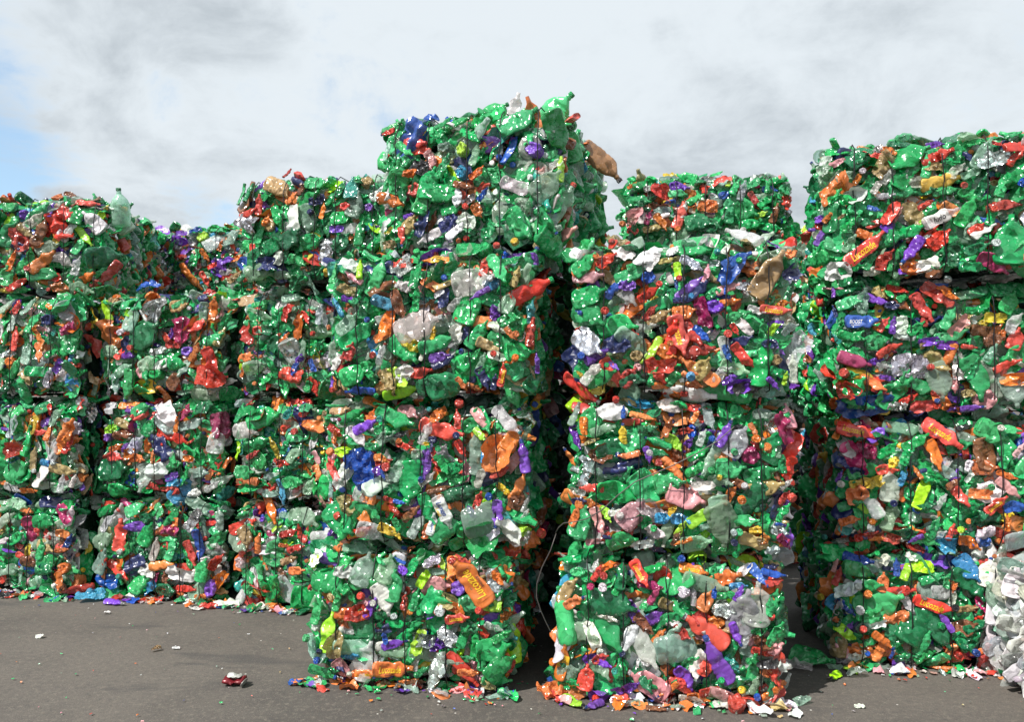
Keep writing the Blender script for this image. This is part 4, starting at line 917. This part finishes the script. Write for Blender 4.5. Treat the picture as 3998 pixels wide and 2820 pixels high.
def place_on_face(b, u, v, kind, L, ang, lift, rng, tilt=.28):
    p, n = b.front(u, v)
    a = R_(ang)
    right = Vector((1, 0, 0)); up = Vector((0, 0, 1))
    n = (n + Vector((rng.gauss(0, tilt), 0, rng.gauss(0, tilt)))).normalized()
    ax = right * math.cos(a) + up * math.sin(a)
    ax = (ax - n * ax.dot(n)).normalized()
    if kind == 'c':
        n = (n + Vector((rng.gauss(0, .35), 0, rng.gauss(0.1, .35)))).normalized()
        return basis(p + n * (lift - .2 * L), ax.cross(n), n, L)
    if kind == 'e':
        return basis(p + n * lift, ax, n, L)
    return basis(p + n * lift, ax, n, L)

for x0, y0, kf, keys, text in CROPS:
    for item in text.split():
        q = item.split(',')
        px, py = x0 + float(q[0]) * kf, y0 + float(q[1]) * kf
        (sc, b, u, v, t) = locate(px, py, keys.split())
        if sc[0] > .16: continue
        v = min(v, b.h + .045)
        kind, L, ang, code = q[2], float(q[3]) * kf * t / 3136.0, float(q[4]), q[5]
        if kind in 'bnsl': L *= 1.10
        if kind == 'f': L *= 1.15
        capc = q[6] if len(q) > 6 and q[6] else None
        word = q[7] if len(q) > 7 else None
        b.hand.append((u, v, kind, L, ang, code, capc, word))

def draw(rng, weights):
    ks = list(weights)
    return rng.choices(ks, [weights[x] for x in ks])[0]

def mass_piece(m, rng, weights, p, axis, n, L):
    code = draw(rng, weights)
    col, kd = colour(rng, code)
    if code in 'ORPB' and rng.random() < .5: kd = 'pet'
    x = rng.random()
    if weights is WHITEISH: x *= .66
    if x < .62: va, fs = rng.choice(LOW)
    elif x < .82: va, fs = rng.choice(LOWS)
    elif x < .91:
        va, fs = rng.choice(LOWE); L *= .55
    else:
        va, fs = LOWC[0]
        L = rng.uniform(.028, .036)
        n = (Vector(n) + Vector((rng.gauss(0, .4), rng.gauss(0, .4), rng.gauss(0, .4)))).normalized()
        code = rng.choice('GGGRROOWWBBNYEQ')
        col, kd = colour(rng, code)
        kd = 'solid'
    m.add(va, fs, basis(p, axis, n, L), col, KIDX[kd], rng.random() < .45)

def rand_unit(rng):
    return Vector((rng.gauss(0, 1), rng.gauss(0, 1), rng.gauss(0, 1))).normalized()

def build_bale(b, sides, size=1.0):
    rng, w, h, dp = b.rng, b.w, b.h, b.depth
    m = Mass()
    # the tightly pressed inside of the bale; its dark colour paints shade between pieces
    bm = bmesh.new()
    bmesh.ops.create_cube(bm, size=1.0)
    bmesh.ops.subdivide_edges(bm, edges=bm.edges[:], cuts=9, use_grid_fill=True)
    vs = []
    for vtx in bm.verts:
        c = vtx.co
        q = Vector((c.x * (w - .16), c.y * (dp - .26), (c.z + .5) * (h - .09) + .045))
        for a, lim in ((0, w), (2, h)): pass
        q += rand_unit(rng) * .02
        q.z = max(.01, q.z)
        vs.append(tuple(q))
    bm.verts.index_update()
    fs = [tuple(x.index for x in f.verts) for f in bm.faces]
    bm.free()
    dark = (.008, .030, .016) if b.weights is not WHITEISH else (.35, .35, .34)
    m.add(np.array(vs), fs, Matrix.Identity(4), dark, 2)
    # front skin
    nf = 0 if b.low else int(230 * w * h / .83)
    nx = int(math.sqrt(nf * w / h)); nz = max(1, int(nx * h / w))
    for layer in (0, 1):
        for i in range(nx if not b.low else 7):
            for j in range(nz if not b.low else 5):
                cx, cz = (nx, nz) if not b.low else (7, 5)
                u = (i + rng.random()) / cx * w - w / 2
                v = .050 + (j + rng.random()) / cz * (h - .075)
                u *= .965
                p, n = b.front(u, v)
                n = (n + Vector((rng.gauss(0, .26), 0, rng.gauss(0, .26)))).normalized()
                if layer and rng.random() < .5: continue
                ev = min(v, h - v)
                a = rng.gauss(0, 1.0 if ev > .09 else .22)
                ax = Vector((math.cos(a), 0, math.sin(a)))
                L = rng.uniform(.10, .25) * size if layer == 0 else rng.uniform(.07, .15) * size
                if ev < .09: L = min(L, .16 * size)
                mass_piece(m, rng, b.weights, p + n * (rng.uniform(-.055, -.008) if layer == 0 else rng.uniform(-.04, .004)), ax, n, L)
    # the other faces: bottles seen edge on, pressed in upright layers
    dim = dict(b.weights)
    if b.key[0] in 'CE' and b.key != 'C4':  # fewer pale pieces: shade of the narrow gaps put into the colour mix
        for q in 'KCWSEI': dim[q] = dim.get(q, 0) * .2
    def side(sx, count, lo=.10, hi=.22):
        for i in range(count):
            yy = (rng.random() - .5) * (dp - .06)
            zz = rng.random() * h
            ez, tz = edge(min(zz, h - zz))
            ey, ty = edge(dp / 2 - abs(yy))
            x = sx * (w / 2 - .02 - ez - ey + rng.uniform(-.06, .0) + .015 * noise.noise(Vector((yy * 4, zz * 4, b.seed + sx))))
            n = Vector((rng.gauss(0, .35) + .35 * sx, rng.choice((-1, 1)), rng.gauss(0, .25))).normalized()
            a = rng.gauss(math.pi / 2, .7)
            ax = Vector((math.cos(a) * .7, rng.gauss(0, .15), math.sin(a)))
            mass_piece(m, rng, dim if b.weights is not WHITEISH else WHITEISH, Vector((x, yy, zz)), ax, n, rng.uniform(lo, hi) * size)
    side(1, sides.get('R', 40))
    side(-1, sides.get('L', 40))
    for i in range(sides.get('T', 90)):
        u = (rng.random() - .5) * w
        yy = (rng.random() - .5) * dp if rng.random() < .6 else -dp / 2 + .03 + rng.random() * .25
        n = Vector((rng.gauss(0, .5), rng.choice((-1, 1)) * rng.uniform(.2, 1), abs(rng.gauss(.5, .6)))).normalized()
        a = rng.uniform(0, math.pi)
        ax = Vector((math.cos(a), math.sin(a) * .7, rng.gauss(0, .3)))
        iy, _ = edge(dp / 2 - abs(yy))
        mass_piece(m, rng, b.weights, Vector((u, yy, h - iy + rng.uniform(-.04, .02))), ax, n, rng.uniform(.10, .24) * size)
    for i in range(sides.get('B', 30)):
        p = Vector(((rng.random() - .5) * w, dp / 2 - rng.uniform(0, .04), rng.random() * h))
        mass_piece(m, rng, b.weights, p, Vector((rng.gauss(0, 1), 0, rng.gauss(0, 1))), Vector((rng.gauss(0, .3), 1, rng.gauss(0, .3))), rng.uniform(.14, .26) * size)
    o = m.build('compacted_plastic', b.root)
    o['kind'] = 'stuff'
    # pieces told apart in the photograph
    taken = []
    for (u, v, kind, L, ang, code, capc, word) in b.hand:
        # keep the length of a piece inside the bale, bar a little
        if kind not in 'ce' and v <= h:
            ez, eu = .5 * L * abs(math.sin(R_(ang))), .5 * L * abs(math.cos(R_(ang)))
            v = min(max(v, min(.055 + ez * .85, h / 2)), max(h - .03 - ez * .7, h / 2))
            u = min(max(u, min(-w / 2 + .02 + eu * .75, 0)), max(w / 2 - .02 - eu * .75, 0))
        u2 = min(max(u, -w / 2), w / 2)
        lift = .006 + {'c': .052, 'e': .012, 'f': .030, 's': .042, 'l': .040}.get(kind, .022) + .055 * max(0, .20 - L) + rng.uniform(-.006, .012)
        M = place_on_face(b, u2, v, kind, L, ang, lift, rng, .13 if kind != 'l' else .07)
        if v > h: M.translation.z += (v - h) * .8
        o = piece(kind, code, capc, word, L, M, b.root, rng)
        if code not in PLAIN:
            what = {'b': 'crushed bottle', 'n': 'flattened bottle', 's': 'small sports bottle', 'f': 'crumpled sheet', 'e': 'bottle seen end on', 'c': 'bottle cap', 'l': 'bottle with printed lettering'}[kind]
            o['label'] = COL[code][0] + ' ' + what
        taken.append((u, v, L))
    # further bottles of the same sort in the bare places
    n = 0
    for _ in range(b.extra * 14):
        if n >= b.extra: break
        u, v = (rng.random() - .5) * w, rng.random() * h
        if any(math.hypot(u - a, v - c) < .36 * l + .02 for a, c, l in taken): continue
        code = draw(rng, b.weights)
        kind = rng.choices('bnsfec', (3, 8, .7 if code in 'OPRLB' else 0, 2, 1.4, 1.5))[0]
        L = {'b': rng.uniform(.15, .26), 'n': rng.uniform(.14, .27), 's': .15, 'f': rng.uniform(.10, .2), 'e': rng.uniform(.07, .10), 'c': .032}[kind] * (size if kind != 'c' else 1)
        if kind == 'c': code = rng.choice('GGRROOWWBBN')
        M = place_on_face(b, u, v, kind, L, rng.gauss(0, 70), rng.uniform(.005, .03) + (.03 if kind == 'c' else 0), rng, .3)
        piece(kind, code, rng.choice('GGGGWRBOC'), None, L, M, b.root, rng)
        taken.append((u, v, L))
        n += 1
    # bottles poking out along the sides that can be seen
    for sx, count in ((1, sides.get('RP', 0)), (-1, sides.get('LP', 0))):
        for i in range(count):
            yy = -dp / 2 + .05 + (dp - .1) * rng.random()
            zz = rng.random() * h
            code = draw(rng, dim)
            kind = rng.choices('bnfc', (3, 7, 2, 2))[0]
            n_ = Vector((rng.gauss(0, .3) + .5 * sx, -1, rng.gauss(0, .2))).normalized()
            a = rng.gauss(math.pi / 2, .6)
            ax = Vector((math.cos(a) * .6, 0, math.sin(a)))
            if kind == 'c':
                code = rng.choice('GRROWBN'); n_ = Vector((sx, rng.gauss(-.3, .3), rng.gauss(0, .4))).normalized(); ax = Vector((0, 0, 1))
            L = .033 if kind == 'c' else rng.uniform(.13, .25)
            ez, _ = edge(min(zz, h - zz))
            M = basis(Vector((sx * (w / 2 - .02 - ez + rng.uniform(-.03, .01)), yy, zz)), ax, n_, L)
            piece(kind, code, rng.choice('GGGWRBO'), None, L, M, b.root, rng)
    # bottles on the top edge
    for i in range(sides.get('TP', 0)):
        u = (rng.random() - .5) * w
        yy = -dp / 2 + .06 + abs(rng.gauss(0, .25))
        code = draw(rng, b.weights)
        kind = rng.choices('bnf', (3, 7, 2))[0]
        a = rng.uniform(-.6, 3.7)
        ax = Vector((math.cos(a), rng.gauss(0, .3), abs(math.sin(a)) * .55 + .05))
        M = basis(Vector((u, yy, h + rng.uniform(-.015, .025))), ax, Vector((rng.gauss(0, .4), -.8, rng.gauss(.6, .4))), rng.uniform(.12, .22))
        piece(kind, code, rng.choice('GGGWRBO'), None, .2, M, b.root, rng)
    # tie wires
    if not b.low:
        cnt = 5
        for i in range(cnt):
            u = (i + .5) / cnt * w * .94 - w * .47 + rng.uniform(-.03, .03)
            loop = []
            f, t, bk = -dp / 2 - .060, h + .012, dp / 2 + .01
            for kf in range(11):
                v = .02 + (h - .04) * kf / 10
                iv, _ = edge(min(v, h - v))
                loop.append(Vector((u + rng.gauss(0, .004), f + iv * .8 + rng.uniform(-.006, .006), v)))
            loop.append(Vector((u, f + .07, t)))
            loop += [Vector((u + rng.gauss(0, .004), f + (bk - f) * q, t)) for q in (.3, .6, .9)]
            loop += [Vector((u, bk, h - .05)), Vector((u, bk, .05)), Vector((u, bk - .06, .012)), Vector((u, f + .08, .012))]
            link('tie_wire', tube(loop, .0034, 5, True), b.root)
    return o

def tube(pts, r, segs=6, closed=False, mat=None):
    vs, fs = [], []
    n = len(pts)
    for i, p in enumerate(pts):
        a, c = pts[(i - 1) % n if closed else max(0, i - 1)], pts[(i + 1) % n if closed else min(n - 1, i + 1)]
        d = (c - a).normalized()
        x = d.cross(Vector((1, 0, 0)))
        if x.length < .2: x = d.cross(Vector((0, 0, 1)))
        x.normalize()
        y = d.cross(x)
        for j in range(segs):
            t = 2 * math.pi * j / segs
            vs.append(p + x * (r * math.cos(t)) + y * (r * math.sin(t)))
    for i in range(n if closed else n - 1):
        for j in range(segs):
            a, c = i * segs + j, i * segs + (j + 1) % segs
            e = ((i + 1) % n) * segs
            fs.append((a, c, e + (j + 1) % segs, e + j))
    return mesh('wire_form', vs, fs, (mat or WIRE,))

SIDES = {
 'C1': dict(R=150, RP=8, T=110), 'C2': dict(R=150, RP=8, T=90), 'C3': dict(R=150, RP=8, T=110), 'C4': dict(R=420, RP=26, L=90, T=150, TP=10),
 'D1': dict(L=60, R=60, T=90), 'D2': dict(L=60, R=60, T=90), 'D3': dict(L=60, R=60, T=150, TP=6),
 'E1': dict(L=220, LP=6), 'E2': dict(L=240, LP=8), 'E3': dict(L=240, LP=8), 'E4': dict(L=240, LP=10, T=140, TP=9),
 'M1': dict(R=120, RP=5), 'M2': dict(R=120, RP=5), 'M3': dict(R=140, RP=5), 'M4': dict(R=420, RP=26, T=140, TP=9),
 'N3': dict(T=180, TP=4), 'P4': dict(T=140, TP=8, L=110), 'Q4': dict(T=140, TP=7, L=90, R=110), 'F4': dict(T=120, TP=6),
}
for kx, b in BALE.items():
    build_bale(b, SIDES.get(kx, {}))
# ------------------------------------------------------------------ white bale at the right edge
wb = Bale('W1', 2.56, 3.66, 2, 1.05, .61, .95, 0.02, WHITEISH, 34, 0, 'pile of milky white plastic containers cut off by the right edge of the photo')
wb.root.name = 'white_plastic_bale'
wb.root['group'] = 'bales of white plastic'
build_bale(wb, dict(L=170, LP=10, T=80, TP=4), 1.2)

# ------------------------------------------------------------------ ground
def ground_material():
    m = bpy.data.materials.new('worn yard asphalt')
    m.use_nodes = True
    k = NT(m.node_tree)
    b = m.node_tree.nodes['Principled BSDF']
    p = k.n('NewGeometry').outputs['Position']
    n1 = k.n('TexNoise', {'Vector': p, 'Scale': .55, 'Detail': 7.0, 'Roughness': .62}).outputs[0]
    n2 = k.n('TexNoise', {'Vector': p, 'Scale': 6.0, 'Detail': 6.0, 'Roughness': .7}).outputs[0]
    n3 = k.n('TexNoise', {'Vector': p, 'Scale': 130.0, 'Detail': 3.0, 'Roughness': .7}).outputs[0]
    st = k.n('VectorMath', {0: p, 1: (.9, 3.2, 1)}, operation='MULTIPLY').outputs[0]
    n4 = k.n('TexNoise', {'Vector': st, 'Scale': .9, 'Detail': 5.0, 'Roughness': .6, 'Distortion': .6}).outputs[0]
    n5 = k.n('TexNoise', {'Vector': p, 'Scale': 32.0, 'Detail': 4.0, 'Roughness': .75}).outputs[0]
    c = k.mixc(k.ramp(n1, .36, .64), (.064, .057, .052, 1), (.116, .102, .089, 1))
    c = k.mixc(k.ramp(n5, .50, .68, 0, .75), c, (.165, .145, .12, 1))
    c = k.mixc(k.ramp(n5, .47, .30, 0, .75), c, (.060, .056, .053, 1))
    c = k.mixc(k.ramp(n2, .40, .75, 0, .45), c, (.125, .11, .093, 1))
    c = k.mixc(k.ramp(n4, .57, .68, 0, .75), c, (.060, .056, .054, 1))
    c = k.mixc(k.ramp(n3, .52, .70, 0, .75), c, (.052, .049, .048, 1))
    c = k.mixc(k.ramp(n3, .42, .28, 0, .75), c, (.26, .24, .20, 1))
    vo = k.n('TexVoronoi', {'Vector': p, 'Scale': 11.0, 'Randomness': 1.0}, feature='F1')
    rr = k.n('SeparateXYZ', {0: k.n('VectorMath', {0: vo.outputs['Color'], 1: (1, 1, 1)}, operation='MULTIPLY').outputs[0]}).outputs[0]
    fl = k.math('MULTIPLY', k.ramp(vo.outputs['Distance'], .075, .045), k.math('GREATER_THAN', rr, .80))
    c = k.mixc(fl, c, (.50, .48, .44, 1))
    m.node_tree.links.new(c, b.inputs['Base Color'])
    b.inputs['Roughness'].default_value = .88
    bp = k.n('Bump', {'Strength': .6, 'Distance': .004, 'Height': k.math('ADD', n3, k.math('MULTIPLY', n2, .8))})
    m.node_tree.links.new(bp.outputs[0], b.inputs['Normal'])
    return m
gv, gf = [], []
xs = [-900, -60, -12, -4, 0, 4, 12, 60, 900]
ys = [-60, -6, 0, 2.5, 5, 9, 20, 90, 1500]
for y in ys:
    for x in xs:
        gv.append((x, y, 0))
for j in range(len(ys) - 1):
    for i in range(len(xs) - 1):
        a = j * len(xs) + i
        gf.append((a, a + 1, a + len(xs) + 1, a + len(xs)))
g = link('ground', mesh('ground', gv, gf, (ground_material(),), False))
g['kind'] = 'structure'

# ------------------------------------------------------------------ loose things
def on_ground(px, py):
    d = ray(px, py)
    t = -EYE / d.z
    return Vector((0, 0, EYE)) + d * t, t

lr = random.Random(77)
def loose(x0, y0, kf, cx, cy, kind, L, ang, code, capc, name, label, cat, group=None, lift=.018, form=None):
    px, py = x0 + cx * kf, y0 + cy * kf
    p, t = on_ground(px, py)
    a = R_(ang)
    ax = Vector((math.cos(a), math.sin(a) * t / EYE * .8, 0)).normalized()
    n = Vector((lr.gauss(0, .15), -.35 + lr.gauss(0, .1), 1))
    Lm = L * kf * t / 3136.0 * 1.15
    if form is None:
        M = basis(p, ax, n, Lm)
        o = piece(kind, code, capc, None, Lm, M, None, lr, name)
    else:
        col, kd = colour(lr, code)
        o = link(name, form[0], None, MAT[kd], basis(p, ax, n, Lm), col)
        if capc: put_cap(o, form, lr, capc)
    bpy.context.view_layer.update()
    z = min((o.matrix_basis @ Vector(c)).z for c in o.bound_box)
    o.location.z += .004 - z * (.75 if kind != 'f' else .9)
    tag(o, label, cat, group)
    return o
A = (2050, 2050, .5444)
loose(*A, 350, 1300, 'b', 215, -42, 'L', 'D', 'crushed_bottle', 'lime green bottle with a black cap lying at the foot of the three-high stack', 'bottle', form=WORN[1])
loose(*A, 500, 1320, 's', 150, 205, 'P', 'B', 'sports_bottle', 'flattened purple sports bottle on the ground beside the lime bottle', 'bottle')
loose(*A, 940, 1340, 'n', 130, -5, 'M', None, 'crushed_bottle', 'flat dark brown bottle on the ground before the three-high stack', 'bottle')
loose(*A, 1520, 1352, 'e', 110, 0, 'R', None, 'tub_lid', 'round red tub lid lying on the ground at the bottom edge', 'lid')
loose(*A, 1690, 1360, 'f', 190, -35, 'W', None, 'plastic_scrap', 'torn white scrap lying right of the round red lid', 'scrap')
loose(*A, 1985, 1295, 'f', 130, 10, 'K', None, 'plastic_scrap', 'pale green torn scrap lying alone right of the three-high stack', 'scrap')
loose(*A, 1420, 1325, 'f', 150, 15, 'W', None, 'plastic_scrap', 'folded white strip at the foot of the three-high stack', 'scrap')
loose(*A, 2220, 1110, 'b', 140, 205, 'L', 'D', 'crushed_bottle', 'short lime bottle with a black cap near the right-hand stack', 'bottle', form=WORN[0])
loose(*A, 2060, 1010, 'b', 270, -25, 'G', 'G', 'crushed_bottle', 'green bottle lying on the ground in the gap before the right-hand stack', 'bottle', form=BOTTLES[4][1])
loose(*A, 1950, 1045, 'f', 170, -15, 'C', None, 'plastic_scrap', 'clear torn sheet under the green bottle in the gap', 'scrap')
loose(*A, 180, 1235, 'f', 190, 10, 'O', None, 'plastic_scrap', 'crumpled orange sleeve on the ground left of the lime bottle', 'scrap')
B = (3000, 2000, .5066)
loose(*B, 640, 1240, 'n', 120, -50, 'L', None, 'crushed_bottle', 'lime green bottle half without a cap beside the short lime bottle', 'bottle')
loose(*B, 690, 1275, 'f', 130, 5, 'C', None, 'plastic_scrap', 'clear crumpled scrap beside the lime bottle half', 'scrap')
loose(*B, 1335, 1225, 'b', 170, -30, 'O', 'O', 'crushed_bottle', 'small orange bottle with an orange cap before the right-hand stack', 'bottle')
loose(*B, 790, 1190, 'f', 110, 5, 'W', None, 'plastic_scrap', 'white scrap at the foot of the right-hand stack', 'scrap')
loose(*B, 700, 1515, 'f', 70, 0, 'W', None, 'plastic_scrap', 'tiny white crumpled scrap alone on the asphalt at the lower right', 'scrap')
D = (0, 1500, .5559)
loose(*D, 800, 1555, 's', 130, -5, 'P', 'W', 'sports_bottle', 'crumpled purple sports bottle on the ground before the low stack', 'bottle')
loose(*D, 640, 1525, 'f', 170, 8, 'A', None, 'plastic_scrap', 'light blue bag scrap on the ground at the foot of the low stack', 'scrap')
loose(*D, 420, 1510, 'f', 130, -5, 'G', None, 'plastic_scrap', 'green scrap on the ground where the far left and low stacks meet', 'scrap')
loose(*D, 400, 1480, 'f', 90, 10, 'O', None, 'plastic_scrap', 'orange scrap on the ground behind the green scrap', 'scrap')
loose(*D, 540, 1490, 'f', 140, 10, 'W', None, 'plastic_scrap', 'white scrap between the green and the blue one', 'scrap')
loose(*D, 780, 1505, 'n', 140, 10, 'E', None, 'crushed_bottle', 'bright green flattened bottle behind the purple sports bottle', 'bottle')
loose(*D, 1690, 1545, 'n', 110, 60, 'G', None, 'crushed_bottle', 'green bottle standing askew at the foot of the recessed stack', 'bottle')
E_ = (0, 2150, .5662)
loose(*E_, 1840, 400, 's', 150, 170, 'O', 'B', 'sports_bottle', 'orange sports bottle on the ground before the recessed stack', 'bottle')
loose(*E_, 2110, 430, 'n', 150, 40, 'H', None, 'crushed_bottle', 'dark green bottle on the ground left of the middle stack', 'bottle')
loose(*E_, 1430, 405, 'f', 110, 0, 'R', None, 'plastic_scrap', 'red scrap lying before the low stack', 'scrap')
loose(*E_, 1360, 415, 'f', 90, 0, 'W', None, 'plastic_scrap', 'white scrap left of the red one before the low stack', 'scrap')
loose(*E_, 1560, 395, 'f', 150, 5, 'W', None, 'plastic_scrap', 'white torn strip right of the red scrap', 'scrap')
loose(*E_, 1080, 697, 'f', 60, 20, 'T', None, 'plastic_scrap', 'small tan scrap alone on the open asphalt', 'scrap')
loose(*E_, 1212, 686, 'f', 45, 0, 'W', None, 'plastic_scrap', 'small white scrap right of the tan one on the open asphalt', 'scrap')
loose(*E_, 272, 608, 'f', 48, 0, 'W', None, 'plastic_scrap', 'small white strip alone on the asphalt at the left', 'scrap')
loose(*E_, 735, 442, 'f', 40, 0, 'W', None, 'plastic_scrap', 'tiny white fleck of plastic before the low stack', 'scrap')
loose(*E_, 30, 330, 'f', 60, 10, 'D', None, 'plastic_scrap', 'small black scrap on the asphalt at the left edge', 'scrap')
loose(*E_, 50, 250, 'f', 120, 8, 'W', None, 'plastic_scrap', 'white scrap at the foot of the far left stack', 'scrap')

# crushed drink can on the open ground: dented barrel with two rims
p, t = on_ground(0 + 1620 * .5662, 2150 + 932 * .5662)
can = empty('crushed_can', (p.x, p.y, 0), R_(-12))
tag(can, 'crushed maroon and white drink can alone on the open asphalt', 'can')
rows = [(.020, -.055), (.029, -.052), (.033, -.046), (.033, -.02), (.031, .0), (.033, .02), (.033, .044), (.029, .050)]
v, f = lathe(rows, 22)
cv = []
for q in v:
    q = Vector((q.z, q.x, q.y * .62))
    q.z += .010 * noise.noise(q * 38) - .016 * math.exp(-((q.x + .004) / .018) ** 2) * (1 if q.z > 0 else 0)
    q.y += .010 * math.sin(q.x * 28) + .008 * noise.noise(q * 30 + Vector((9, 1, 2)))
    cv.append(q + Vector((0, 0, .026)))
canm = plain('dark red can paint', (.16, .012, .018), .3, .2)
link('can_body', mesh('can_body', cv, f, (canm,)), can)
v, f = lathe([(.024, 0), (.031, .001), (.033, .004), (.031, .008), (.026, .006), (.005, .005)], 24)
tin = plain('pale can lid', (.62, .62, .58), .35, .5)
v2 = [Vector((.058 + q.z * .5 + q.y * .35, q.x * 1.0 - .012, .024 + q.y * .62)) for q in v]
link('can_lid', mesh('can_lid', v2, f, (tin,)), can)
sv, sf = sheet(random.Random(5), 8, 6)
link('torn_strip', mesh('torn_strip', [q * .07 + Vector((.0, .0, .055)) for q in sv], sf, (tin,)), can)

# bottles left on top of the bales: things of their own
def perched(px, py, dist, L, axis, normal, kind, code, capc, style_form, name, label):
    d = ray(px, py)
    p = Vector((0, 0, EYE)) + d * (dist / d.y)
    M = basis(p, axis, normal, L)
    col, kd = colour(lr, code)
    o = link(name, style_form[0], None, MAT[kd], M, col)
    if capc: put_cap(o, style_form, lr, capc)
    tag(o, label, 'bottle')
    return o
perched(470, 812, 6.20, .29, (.05, -.25, 1), (0, -1, .1), 'b', 'K', 'H', JUG, 'dented_bottle', 'pale green bottle standing upright on top of the far left stack')
perched(2165, 440, 4.35, .27, (.35, -.2, 1), (-.1, -1, .3), 'b', 'E', 'G', BOTTLES[4][2], 'crushed_bottle', 'crumpled bright green bottle standing up at the highest corner of the middle stack')
perched(2352, 632, 4.75, .31, (.78, .1, -.62), (-.2, -1, .3), 'b', 'U', 'D', BOTTLES[0][6], 'dented_bottle', 'brown bottle sticking out sideways from the top of the middle stack')
perched(2010, 420, 4.55, .17, (.3, .0, 1), (0, -1, .2), 'b', 'C', None, BOTTLES[2][1], 'dented_bottle', 'clear crumpled bottle on the top edge of the highest bale')
perched(1915, 440, 4.5, .22, (.6, .1, .7), (0, -1, .4), 'b', 'G', 'G', BOTTLES[0][1], 'dented_bottle', 'green bottle with a green cap leaning on the top edge of the highest bale')

# loose tie wire sagging from the three-high stack into the gap
def at(px, py, dist):
    d = ray(px, py)
    return Vector((0, 0, EYE)) + d * (dist / d.y)
q = (2100, 1500, .4791)
wp = [at(q[0] + x * q[2], q[1] + y * q[2], dd) for x, y, dd in ((1600, 350, 3.86), (1460, 470, 3.87), (1290, 570, 3.88), (1110, 660, 3.89), (950, 730, 3.90), (790, 800, 3.91), (650, 910, 3.92), (520, 1030, 3.93), (400, 1100, 3.95), (300, 1125, 3.97), (210, 1135, 4.0), (170, 1170, 4.02), (140, 1220, 4.03))]
q = (1100, 2050, .4791)
wp += [at(q[0] + x * q[2], q[1] + y * q[2], dd) for x, y, dd in ((2235, 70, 4.03), (2190, 210, 4.04), (2120, 350, 4.05), (2080, 480, 4.05), (2075, 590, 4.05), (2110, 700, 4.05), (2150, 790, 4.06), (2195, 880, 4.07))]
lw = link('loose_wire', tube(wp, .0028, 6, False, plain('dull loose wire', (.10, .09, .085), .5, .4)))
tag(lw, 'thin loose wire slanting over the three-high stack and hanging in the dark gap', 'wire')

# flecks and shreds along the foot of the bales: nobody could count them
fm = Mass()
fr = random.Random(3)
def fleck(x, y, L):
    code = fr.choice('WWWKKCGGHIOORRTSBPE')
    col, kd = colour(fr, code)
    a = fr.uniform(0, 6.28)
    va, fs = fr.choice(LOWS)
    fm.add(va, fs, basis(Vector((x, y, .010 + L * .06)), Vector((math.cos(a), math.sin(a), fr.gauss(0, .12))), Vector((fr.gauss(0, .25), fr.gauss(-.2, .25), 1)), L), col, KIDX[kd])
for kx in ('M1', 'N1', 'P1', 'C1', 'D1', 'E1'):
    b = BALE[kx]
    for i in range(85):
        u = (fr.random() - .5) * (b.w + .1)
        off = abs(fr.gauss(0, .09)) - .01
        p = b.mw @ Vector((u, -b.depth / 2 - off, 0))
        fleck(p.x, p.y, fr.uniform(.02, .12) if off < .12 else fr.uniform(.008, .03))
for i in range(420):
    fleck(fr.uniform(-4.2, 3.2), fr.uniform(3.0, 6.0), fr.uniform(.006, .018))
fo = fm.build('plastic_flecks', None)
fo['kind'] = 'stuff'
tag(fo, 'shreds and flecks of plastic scattered along the foot of the bales', 'litter')
